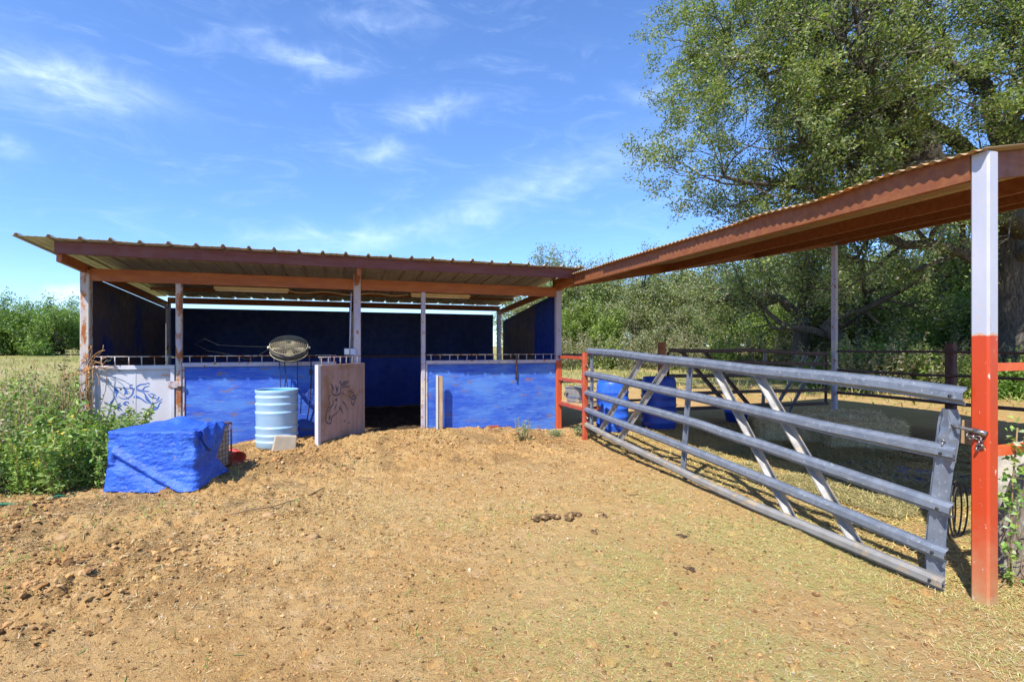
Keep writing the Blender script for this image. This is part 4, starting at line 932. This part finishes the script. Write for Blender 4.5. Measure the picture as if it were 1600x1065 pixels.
def straw(name, n, box, dens, L, wd_, flat, cols, wts, lift=.004):
    x, y = scatter(n, *box, dens); q_ = np.clip(.35+.155*np.hypot(x, y), .5, 1.25) if L < .1 else np.ones(len(x)); V, F = blades(x, y, ground_h(x, y)+lift, L*q_, wd_*q_, flat)
    C = np.repeat(tint(len(x), cols, wts), 6, 0)
    return tag(place(name, np_mesh(name, V, F, 'straw', False, C)), kind='stuff')
ST = [(.56, .46, .24), (.50, .36, .17), (.66, .58, .38), (.36, .24, .11)]
straw('straw_litter', 70000, (-3.5, 4.6, 1.5, 8.75), lambda x, y: np.clip((.22+.8*ss(.42, .62, fbm(x, y, 1.3, 4, 55)))*(1-.5*ss(5, 2, y)*ss(.5, -1, x)), 0, 1), .038, .0013, .16, ST, [4, 3, 2, 2])
GR = [(.44, .42, .15), (.38, .38, .11), (.54, .47, .22), (.29, .32, .09)]
straw('green_hay_litter', 120000, (-1.2, 4.2, 1.3, 6.2), lambda x, y: np.clip(ss(-.6, 1.8, x+.7*(y-3)*-.25)*ss(5.9, 3.6, y)*ss(.40, .60, fbm(x, y, 1.5, 4, 57))*.95, 0, 1), .036, .0012, .17, GR, [4, 3, 3, 2])
straw('yellow_straw', 60000, (4.0, 9.6, 1.9, 8.2), lambda x, y: np.clip(.25+.8*ss(.34, .56, fbm(x, y, 1.2, 4, 59)), 0, 1), .06, .0026, .2, [(.60, .46, .17), (.52, .44, .17), (.46, .33, .13), (.38, .36, .15)], [4, 3, 2, 2])
straw('trodden_hay', 60000, (4.9, 8.4, 3.3, 6.6), lambda x, y: .95*ss(.36, .52, fbm(x, y, 2.0, 4, 63)), .06, .0026, .22, [(.36, .31, .14), (.27, .25, .10), (.42, .34, .17)], [3, 3, 2], .02)
def gd(x, y):
    t1 = ss(-.2, -2.0, x)*ss(.50, .64, fbm(x, y, 1.7, 3, 65))*(1-ss(6.6, 7.4, y))*.5
    return np.clip(t1*ss(2.2, 3.5, y)+.05*ss(.56, .66, fbm(x, y, 2.4, 3, 66)), 0, 1)
straw('grass', 26000, (-5.5, 3.8, 1.6, 7.3), gd, .055, .003, .75, [(.14, .22, .045), (.22, .28, .07), (.30, .30, .10)], [3, 3, 2])
def fd(x, y):
    r = np.hypot(x, y); return np.clip(ss(-3.6, -5.0, x)+ss(15, 19, r+3*(fbm(x, y, .4, 2, 68)-.5)), 0, 1)*(.25+.75*ss(.4, .6, fbm(x, y, .6, 3, 69)))*(1-ss(34, 44, r))
straw('field_grass', 60000, (-24, 34, 7, 40), fd, .26, .011, .7, [(.17, .22, .05), (.26, .28, .08), (.38, .33, .15), (.44, .37, .2)], [3, 3, 3, 1])
# manure clumps
for x, y, r, lab in ((1.80, 4.45, .07, 'flat dark manure clump at the left end of the row'), (1.93, 4.42, .075, 'brown straw filled manure clump second in the row'), (2.09, 4.36, .085, 'largest dark manure clump with shiny lumps'), (2.36, 4.28, .058, 'round dark manure clump at the right end of the row'), (2.12, 3.92, .030, 'small brown manure ball in front of the dark row'), (2.79, 3.62, .045, 'brown manure clump out on the green hay litter'), (2.40, 3.05, .035, 'small dark manure ball nearest the camera')):
    mb = MB(); rg = random.Random(int(x*100))
    for i in range(7):
        a = rg.uniform(0, 6.3); q = r*rg.uniform(.1, 1.05)
        lump((x+1.4*q*math.cos(a), y+q*math.sin(a), gz(x, y)+.3*r*rg.random()), r*rg.uniform(.35, .62), rg.randint(1, 90), .75, 1) if False else mb.add(*(lambda m_: (m_.v, m_.f, True))(lump((x+1.4*q*math.cos(a), y+q*math.sin(a), gz(x, y)+.35*r*rg.random()), r*rg.uniform(.35, .62), rg.randint(1, 90), .52, 2)))
    tag(part('manure_clump', mb, 'manure', loc=(x, y, 0)), lab, 'manure', 'manure clumps on the yard')
# a few bigger clods that can be picked out
for i, (x, y, r, lab) in enumerate(((-2.15, 5.25, .085, 'dark undercut clod on the left bank of the yard'), (-1.05, 4.95, .05, 'flat brown clod left of the yard centre'), (-.62, 5.3, .06, 'clod beside the dead twig in the yard'), (-.20, 4.55, .05, 'reddish clod in the middle left of the yard'), (-1.3, 3.65, .035, 'small clod low on the left of the yard'))):
    tag(part('clod', lump((x, y, gz(x, y)+r*.15), r, 30+i, .5, 2), 'clod', loc=(x, y, 0)), lab, 'clod', 'big clods in the yard')
    o = [q for q in COL.objects if q.name.startswith('clod')][-1]
M['clod2'] = material('brown soil lump', (.30, .18, .085), (.40, .26, .13), 20, rough=.95, bump=.8, bump_scale=40, spec=.1)
for o in COL.objects:
    if o.name.split('.')[0] == 'clod': o.data.materials.clear(); o.data.materials.append(M['clod2'])
P = [(-.95, 5.35), (-.8, 5.45), (-.62, 5.5), (-.45, 5.75), (-.3, 6.0), (-.15, 6.15)]
tag(part('dead_twig', MB().tube([(x, y, gz(x, y)+.02) for x, y in P], .007, 5), 'twig', loc=(-.6, 5.5, 0)), 'thin dead twig lying across the soil before the barrel', 'twig')

# ------------------------------------------------------------------ plants
GREENS = [(.15, .25, .055), (.22, .33, .075), (.31, .40, .12), (.12, .19, .05)]
def weed_proto(seed, h, nst, nl, L, cols, wts, spread, flower=None, bare=.15):
    rng = np.random.default_rng(seed); mb = MB(); P = []; FL = []
    for i in range(nst):
        a = rng.uniform(0, 6.28); r0 = spread*rng.uniform(0, .8); hh = h*rng.uniform(.55, 1.08); ln = rng.uniform(.05, .35)
        b0 = np.array([r0*math.cos(a), r0*math.sin(a), 0]); tip = b0+np.array([ln*hh*math.cos(a)+rng.normal(0, .05), ln*hh*math.sin(a)+rng.normal(0, .05), hh])
        mid = (b0+tip)/2+rng.normal(0, .03, 3)
        mb.tube([b0, mid, tip], .005, 4, radii=[.006, .0045, .002])
        for t in rng.uniform(bare, 1, nl):
            q = (1-t)**2*b0+2*t*(1-t)*mid+t*t*tip
            P.append(q+rng.normal(0, .045*(1.25-t), 3))
        if flower:
            for k_ in range(flower):
                FL.append(tip+rng.normal(0, .035, 3))
    V, F = leaf_cloud(np.array(P), L, L*.42, .4, rng, .1); C = np.repeat(tint(len(P), cols, wts, rng, .25), 4, 0)
    me = np_mesh('leaves', V, F, 'leaf', False, C)
    o = thing('weed', None, None); part('stems', mb, 'twig', o); place('foliage', me, o)
    if flower:
        V, F = leaf_cloud(np.array(FL), .040, .034, 1.5, rng); place('flowers', np_mesh('flowers', V, F, 'leaf', False, np.tile([.62, .45, .05], (len(V), 1))), o)['kind'] = 'stuff'
    return o
DRY = [(.40, .35, .24), (.50, .44, .34), (.27, .28, .12), (.2, .24, .08)]
wp = [weed_proto(1, 1.12, 16, 80, .095, GREENS, [3, 4, 3, 2], .22), weed_proto(2, 1.15, 18, 60, .066, DRY+GREENS[:3], [2, 2, 3, 3, 3, 3, 2], .26),
      weed_proto(3, .80, 15, 70, .07, GREENS, [2, 4, 4, 1], .22, 2), weed_proto(4, 1.25, 8, 46, .05, [(.05, .07, .03), (.10, .12, .05), (.2, .18, .1)], [3, 3, 2], .12),
      weed_proto(5, .75, 14, 95, .075, GREENS, [4, 4, 2, 3], .25)]
WL = ['leafy green weed growing in the tangle beside the shed', 'greyish dry weed growing in the tangle beside the shed', 'low weed with small yellow flowers in front of the tangle', 'tall dark seed stalk weed beside the rusty corner post', 'bushy green weed growing against the covered crate']
rng = random.Random(3); used = set(); spots = []
for i in range(150):
    x = rng.uniform(-8.2, -2.3); y = rng.uniform(6.75, 10.8)
    if y < 6.95+.12*abs(x+3.2) or (x > -3.45 and y > 8.5): continue
    if x > -2.62 and y < 7.35: continue
    if any(math.hypot(x-a, y-b) < .27 for a, b, _, _ in spots): continue
    k_ = rng.choice([0, 0, 1, 1, 1, 1, 4]); s = rng.uniform(.75, 1.08)
    if x > -3.2: k_ = rng.choice([0, 4]); s = rng.uniform(.68, .9)
    if x > -2.7: s *= .82
    spots.append((x, y, k_, s))
spots += [(-3.05, 7.0, 2, .8), (-2.83, 6.92, 2, .95), (-3.3, 7.0, 2, .7), (-2.6, 7.12, 4, 1.0), (-2.52, 6.98, 4, .72), (-3.5, 8.25, 3, 1.1), (-3.62, 8.6, 3, 1.15), (-3.9, 8.3, 3, .95), (-2.58, 7.55, 4, .85), (-2.45, 7.85, 4, .62), (-2.75, 8.0, 0, .62), (-3.0, 8.2, 0, .72), (-3.7, 7.0, 4, .9), (-4.1, 7.05, 0, .8)]
for x, y, k_, s in spots:
    o = wp[k_] if k_ not in used else copy_tree(wp[k_]); used.add(k_)
    o.location = (x, y, bz(x, y)-.02); o.scale = (s*rng.uniform(.9, 1.15), s*rng.uniform(.9, 1.15), s); o.rotation_euler = (0, 0, rng.uniform(0, 6.28)); o.name = 'weed'
    tag(o, WL[k_], 'weed', 'weeds beside the shed')
def small_plant(x, y, h, seed, label):
    o = weed_proto(seed, h, 10, 26, .042, [(.20, .27, .13), (.28, .33, .18), (.14, .2, .08)], [2, 2, 1], .09)
    o.location = (x, y, gz(x, y)-.01); o.name = 'weed_seedling'; tag(o, label, 'weed')
small_plant(2.86, 7.75, .34, 11, 'pale green weed standing in the soil before the right blue panel')
small_plant(3.55, 8.0, .13, 12, 'low green weed at the foot of the red corner post')
small_plant(3.98, 7.95, .16, 13, 'small weed under the red pipe panel')
# dry vine on the left corner post, creeping green vine on the white door
mb = MB(); rg = random.Random(8)
for i in range(17):
    p = Vector((XL+rg.uniform(-.02, .10), YF-.07, 1.34+rg.uniform(-.10, .10))); pts = [p]
    d = Vector((rg.uniform(-.3, 1), rg.uniform(-.5, .1), rg.uniform(-.35, .75)))
    for j in range(5):
        d = (d+Vector((rg.uniform(-.5, .5), rg.uniform(-.2, .2), rg.uniform(-.5, .4)))).normalized(); p = p+d*rg.uniform(.04, .085); pts.append(p)
    mb.tube(pts, .005, 4)
for i in range(8):
    x = XL+rg.uniform(.0, .1); mb.tube([(x+rg.uniform(-.02, .02), YF-.07, z) for z in (.15, .5, .8, 1.1, 1.35)], .006, 4)
tag(part('dry_vine', mb, 'dry_vine', loc=(XL, YF-.07, 0)), 'tangled dry brown vine clinging to the rusty corner post', 'vine')
def ivy(name, label, pts, n, L, cols, wts, spread, seed):
    rg = np.random.default_rng(seed); mb = MB(); mb.tube(pts, .005, 5); P = []
    pts = np.array(pts)
    for i in range(n):
        k_ = rg.uniform(0, len(pts)-1.001); j = int(k_); q = pts[j]+(pts[j+1]-pts[j])*(k_-j); P.append(q+rg.normal(0, 1, 3)*np.array(spread))
    t = thing(name, label, 'vine', tuple(pts[0])); part('stem', mb, 'twig', t)
    rel = np.array(P)-pts[0]; V, F = leaf_cloud(rel, L, L*.8, .6, rg, .2); place('leaves', np_mesh('leaves', V, F, 'leaf', False, np.repeat(tint(n, cols, wts, rg), 4, 0)), t)
ivy('ivy', 'green ivy climbing between the orange post and the log stump', [(4.34, 2.16, 0), (4.30, 2.14, .25), (4.27, 2.12, .5), (4.28, 2.12, .72), (4.25, 2.09, .93), (4.27, 2.09, 1.08)], 170, .048, [(.17, .30, .07), (.30, .42, .10), (.38, .44, .26)], [3, 3, 2], (.035, .03, .05), 5)
ivy('creeper', 'thin creeper with small leaves on the white stall door', [(-3.2, 8.70, .3), (-3.2, 8.70, .7), (-3.12, 8.70, 1.0), (-3.1, 8.70, 1.25), (-3.15, 8.7, 1.28)], 45, .04, [(.10, .10, .07), (.16, .17, .09), (.10, .16, .05)], [3, 2, 2], (.10, .015, .12), 6)
mb = MB(); rg = random.Random(4)
for i in range(24):
    x = 4.42+rg.uniform(-.1, .25); y = 2.12+rg.uniform(-.12, .15); pts = [Vector((x, y, .5*rg.random()))]
    for j in range(4): pts.append(pts[-1]+Vector((rg.uniform(-.09, .09), rg.uniform(-.07, .03), -.12*rg.random()-.02)))
    for p in pts: p.z = max(p.z, .01)
    mb.tube(pts, .004, 4)
tag(part('dead_shrub', mb, 'twig', loc=(4.45, 2.1, 0)), 'dead brown stems and roots round the foot of the log stump', 'dead plant')

# ------------------------------------------------------------------ trees
OAK = [(.10, .145, .05), (.145, .195, .06), (.205, .24, .085), (.27, .30, .10), (.34, .33, .26)]
def rot_about(d, ang, rng):
    ax = d.cross(Vector(rng.normal(size=3))).normalized(); return Matrix.Rotation(ang, 3, ax) @ d
def grow(mb, tips, p, d, L, r, lev, maxlev, rng, lift, kids, wob=.20, minr=.008, sides=(9, 7, 5, 4, 3)):
    n = 6 if lev < 2 else 4; pts = [Vector(p)]; d = Vector(d).normalized()
    for i in range(n):
        d = (d+Vector(rng.normal(0, wob, 3))+Vector((0, 0, lift[min(lev, len(lift)-1)]))).normalized(); pts.append(pts[-1]+d*(L/n))
    radii = [max(r*(1-.55*i/n), minr*.6) for i in range(n+1)]
    if r > minr: mb.tube(pts, r, sides[min(lev, 4)], True, radii)
    if lev >= maxlev: tips.append([tuple(q) for q in pts[1:]]); return
    nk = kids[min(lev, len(kids)-1)]
    for k_ in range(nk):
        t = .30+.70*(k_+rng.uniform(.2, 1))/nk; j = min(int(t*n), n-1); q = pts[j].lerp(pts[j+1], min(t*n-j, 1))
        dj = (pts[j+1]-pts[j]).normalized()
        grow(mb, tips, q, rot_about(dj, R(rng.uniform(28, 68)), rng), L*rng.uniform(.48, .72), radii[j]*rng.uniform(.5, .68), lev+1, maxlev, rng, lift, kids, wob, minr, sides)
    grow(mb, tips, pts[-1], d, L*.6, radii[-1], lev+1, maxlev, rng, lift, kids, wob, minr, sides)
def foliage(tips, per, sig, L, wd_, cols, wts, rng, clump=.0):
    T = np.array([q for t in tips for q in t]); P = np.repeat(T, per, 0)+rng.normal(0, sig, (len(T)*per, 3))
    V, F = leaf_cloud(P, L, wd_, .5, rng)
    base = np.repeat(rng.uniform(.72, 1.3, len(T)), per)[:, None]
    C = tint(len(P), cols, wts, rng)*base
    return np_mesh('leaves', V, F, 'leaf', False, np.repeat(C, 4, 0)), len(P)
def tree_proto(seed, h, r, nmain, kids, lift, per, sig, L, cols, wts, trunk_f=.22, lean=(0, 0), spreadang=(25, 60), maxlev=3):
    rng = np.random.default_rng(seed); mb = MB(); tips = []
    th = h*trunk_f; top = Vector((lean[0]*th, lean[1]*th, th))
    tr = [Vector((0, 0, -.3)), Vector((lean[0]*th*.15+.03, lean[1]*th*.2, th*.3)), Vector((lean[0]*th*.55-.04, lean[1]*th*.6, th*.66)), top]
    mb.tube(tr, r, 12, True, [r*1.45, r*1.08, r*.95, r*.9])
    for i in range(nmain):
        a = 2*math.pi*(i+rng.uniform(-.3, .3))/nmain; e = R(rng.uniform(*spreadang))
        d = Vector((math.cos(a)*math.sin(e), math.sin(a)*math.sin(e), math.cos(e)))
        grow(mb, tips, top-Vector((0, 0, rng.uniform(0, .3)*th)), d, h*rng.uniform(.34, .46), r*rng.uniform(.5, .7), 0, maxlev-1, rng, lift, kids)
    o = thing('tree', None, None); part('trunk', mb, 'bark', o)
    me, n = foliage(tips, per, sig, L, L*.55, cols, wts, rng); place('crown', me, o)
    return o
# the big live oak whose limbs reach over the carport
rng = np.random.default_rng(42); mb = MB(); tips = []
OX, OY = 20.4, 9.8; oz = bz(OX, OY)-.2
base = Vector((OX, OY, oz))
mb.tube([base, base+Vector((-.1, 0, 1.1)), base+Vector((.05, .1, 2.4)), base+Vector((-.15, .1, 4.2)), base+Vector((-.3, .3, 6.5)), base+Vector((-.2, .3, 9))], .6, 14, True, [.95, .62, .56, .52, .40, .25])
LIMBS = [((-.2, .2, 6.6), [(-3, 1, 8.6), (-5.8, 1.6, 9.6), (-8.2, 2, 10.2), (-9.3, 2.2, 10.1)], .24), ((0, 0, 5.1), [(-3.5, 1, 6.1), (-7, 1.8, 6.4), (-9.6, 2.1, 6.3)], .22),
         ((0, 0, 7), [(-1, -1.0, 8.6), (-1.8, -1.8, 10.4), (-1.8, -2.2, 12.4)], .18), ((0, 0, 5.6), [(-.6, -1.4, 7.2), (-.8, -2.4, 8.8), (-1.6, -3.0, 10.2)], .18), ((-.1, 0, 6.4), [(-1.6, -.9, 7.6), (-3.0, -1.6, 9.2), (-4.2, -1.8, 10.8)], .17),
         ((0, 0, 5.0), [(-2.6, -.2, 6.2), (-5.5, -.4, 6.85), (-6.9, .0, 6.95), (-8.4, .6, 7.3)], .36), ((-.2, .2, 5.6), [(-2.4, -.2, 6.0), (-5.1, -.5, 6.8), (-6.0, -.3, 7.6), (-6.5, -.1, 8.35), (-7.2, .3, 9.0), (-7.6, .6, 10.2)], .40),
         ((-.2, .2, 6.2), [(-1.6, 1.6, 8.2), (-3.6, 2.8, 9.6), (-5.8, 3.4, 10.4), (-8.0, 3.6, 10.9)], .27), ((-.2, .3, 7.5), [(-1.2, .6, 10), (-3.4, 1.5, 11.8), (-5.6, 1.6, 13)], .25),
         ((0, 0, 4.9), [(1.8, -.6, 6.6), (3.9, -1.2, 8.6), (6, -1.5, 9.8)], .30), ((0, 0, 5.0), [(.2, -2.0, 6.8), (-.6, -4.2, 8.4), (-1.4, -5.8, 9.6)], .27),
         ((0, 0, 3.4), [(-1.6, .9, 4.6), (-3.2, 2.1, 5.3), (-4.8, 3.0, 5.6), (-6.2, 3.6, 5.5)], .22), ((-.3, .3, 8.6), [(.8, .2, 11), (1.8, .6, 13.5), (2.2, .4, 15.5)], .2), ((0, .1, 4.0), [(-1.6, -1.2, 5.0), (-3.4, -2.2, 6.6), (-5.2, -2.6, 8.4)], .2)]
for st_, pts, r in LIMBS:
    pp = [base+Vector(st_)]+[base+Vector(q) for q in pts]
    pp = [pp[0]]+[q+Vector(rng.normal(0, .12, 3)) for q in pp[1:]]; sm = []
    for i in range(len(pp)-1):
        for t in (0, .33, .66): sm.append(pp[i].lerp(pp[i+1], t)+Vector(rng.normal(0, .10, 3))*(i+t > 0))
    sm.append(pp[-1]); n = len(sm); rad = [r*(1-.78*i/(n-1)) for i in range(n)]
    mb.tube(sm, r, 9, True, rad)
    for i in range(n//2 if r > .35 else 3, n):
        for k_ in range((3 if r > .35 else 2) if i < n-1 else 5):
            d = rot_about((sm[i]-sm[i-1]).normalized(), R(rng.uniform(25, 80)), rng); d.z += .15
            grow(mb, tips, sm[i], d, rng.uniform(1.3, 2.5)*(.8 if r == .36 else 1), rad[i]*.5, 1, 3, rng, [.02, .03, .02, -.02], [3, 3, 3], .22, .006)
oak = thing('oak_tree', 'huge spreading live oak whose limbs reach over the carport roof', 'tree', base)
part('trunk', mb, 'bark', oak)
tips = [t for t in tips if rng.uniform() > .36]
per = max(8, int(270000/max(1, sum(len(t) for t in tips))))
P = []
me, nleaf = foliage([[tuple(np.array(q)-np.array(base)) for q in t] for t in tips], per, .115, .095, .05, OAK, [3, 4, 3, 2, 1], rng)
place('crown', me, oak)
print('oak tips', len(tips), 'leaves', nleaf)
# woodland behind the arena and the hedge line across the field
BR = [(.16, .24, .05), (.22, .29, .07), (.12, .18, .04), (.29, .34, .09)]
GY_ = [(.21, .22, .12), (.29, .27, .18), (.15, .18, .07), (.38, .35, .27), (.14, .19, .05)]
protos = [tree_proto(101, 7.2, .22, 5, [3, 4, 3], [.05, .03, .02], 34, .26, .17, OAK, [3, 4, 3, 2, 1]), tree_proto(102, 6.4, .16, 5, [3, 4, 3], [.06, .04, .02], 32, .25, .16, GY_, [3, 3, 3, 2, 2], .16),
          tree_proto(103, 5.4, .13, 6, [4, 4, 3], [.06, .05, .03], 26, .24, .16, BR, [3, 3, 2, 2], .14), tree_proto(104, 7.8, .24, 4, [4, 4, 3], [.07, .04, .0], 30, .25, .16, OAK+GY_[:2], [3, 3, 2, 2, 1, 2, 2], .26)]
TL = ['dark leafy oak in the wooded edge behind the fenced pen', 'grey twiggy tree in the wooded edge behind the fenced pen', 'light green bushy tree in the wooded edge behind the fenced pen', 'tall loose oak in the wooded edge behind the fenced pen']
used = set()
def plant(src, key, x, y, s, label, group, cat, name, rg, sz=1.0):
    o = src if key not in used else copy_tree(src); used.add(key)
    o.location = (x, y, bz(x, y)-.05); o.scale = (s, s, s*sz); o.rotation_euler = (0, 0, rg.uniform(0, 6.28)); o.name = name
    return tag(o, label, cat, group)
rg = random.Random(12)
WOOD = []
for row, (d0, n, s0) in enumerate(((31, 13, .80), (36, 16, .98), (43, 18, 1.2))):
    for i in range(n):
        az_ = R(19+3+(i+rg.uniform(-.35, .35))*(50/n)+(1.5 if row % 2 else 0)); dd_ = d0-row*0+rg.uniform(-1.6, 1.6)
        if math.degrees(az_) > 48: dd_ -= 4.5*min(1, (math.degrees(az_)-48)/10)
        WOOD.append((dd_*math.sin(az_), dd_*math.cos(az_), s0*rg.uniform(.82, 1.12), rg.choice([0, 1, 1, 2, 2] if row == 0 else [0, 1, 2, 3, 3])))
for x, y, s, k_ in WOOD:
    plant(protos[k_], ('t', k_), x, y, s, TL[k_], 'trees of the wooded edge', 'tree', 'oak_tree' if k_ in (0, 3) else 'tree', rg)
def lone(seed, x, y, h, r, lean, label, nm=3):
    o = tree_proto(seed, h, r, nm, [3, 4, 3], [.05, .02, 0], 26, .26, .15, OAK+GY_[:2], [3, 4, 3, 2, 1, 1, 1], .34, lean, (25, 70))
    o.location = (x, y, bz(x, y)-.1); o.name = 'oak_tree'; tag(o, label, 'tree')
lone(201, 20.0, 17.6, 8.0, .36, (.05, 0), 'oak with a thick pale trunk left of the far lilac post')
lone(202, 20.3, 14.9, 7.0, .30, (-.55, .25), 'leaning dark trunked oak right of the far lilac post')
lone(203, 21.4, 15.8, 7.5, .24, (.2, .1), 'slim forked oak beside the leaning oak')
# bushes of the undergrowth
bp_ = [weed_proto(301, 1.5, 26, 62, .13, BR, [3, 4, 2, 3], .7, None, .05), weed_proto(302, 1.7, 26, 55, .11, GY_, [3, 3, 3, 2, 2], .8, None, .05), weed_proto(303, 1.1, 24, 60, .12, [(.14, .26, .04), (.20, .33, .06), (.10, .19, .03)], [3, 3, 2], .7, None, .03)]
BL = ['green leafy bush along the foot of the wooded edge', 'grey dry bush along the foot of the wooded edge', 'bright green low bush sunlit behind the pipe fence']
SP = []
for i in range(30):
    az_ = R(22+i*1.05+rg.uniform(-.5, .5)); d_ = rg.uniform(27.5, 30); SP.append((d_*math.sin(az_), d_*math.cos(az_), rg.choice([0, 1, 1]), rg.uniform(.8, 1.35)))
for i in range(34):
    az_ = R(50+i*.62+rg.uniform(-.4, .4)); d_ = rg.uniform(19.5, 24.5); SP.append((d_*math.sin(az_), d_*math.cos(az_), rg.choice([2, 2, 0, 1]), rg.uniform(.75, 1.25)))
for x, y, k_, s in SP:
    plant(bp_[k_], ('b', k_), x, y, s, BL[k_], 'bushes of the undergrowth', 'bush', 'bush', rg)
# hedge line of trees on the left across the field
HG = [(.125, .205, .045), (.175, .27, .06), (.09, .145, .035), (.22, .30, .085)]
hp_ = tree_proto(401, 6.3, .2, 6, [4, 4, 3], [.04, .03, .0], 26, .30, .20, HG, [3, 3, 2, 2], .09, (0, 0), (25, 80))
hq_ = tree_proto(402, 5.6, .18, 6, [4, 4, 3], [.05, .03, .0], 26, .30, .20, HG, [2, 3, 3, 2], .08, (0, 0), (25, 80))
for i in range(15):
    az_ = R(-36+i*1.05+rg.uniform(-.3, .3)); d_ = 55+(i % 3)*3.2+rg.uniform(-1, 1)
    if i % 2: plant(hp_, 'h', d_*math.sin(az_), d_*math.cos(az_), rg.uniform(.92, 1.08)*.84, 'broad bright green tree in the hedge line across the field', 'hedge line trees across the field', 'tree', 'tree', rg)
    else: plant(hq_, 'q', d_*math.sin(az_), d_*math.cos(az_), rg.uniform(.92, 1.1)*.88, 'rounded green tree in the hedge line across the field', 'hedge line trees across the field', 'tree', 'tree', rg)
print('triangles', sum(sum(len(p.vertices)-2 for p in o.polygons) if len(o.polygons) < 3000 else len(o.loops)-2*len(o.polygons) for o in bpy.data.meshes))
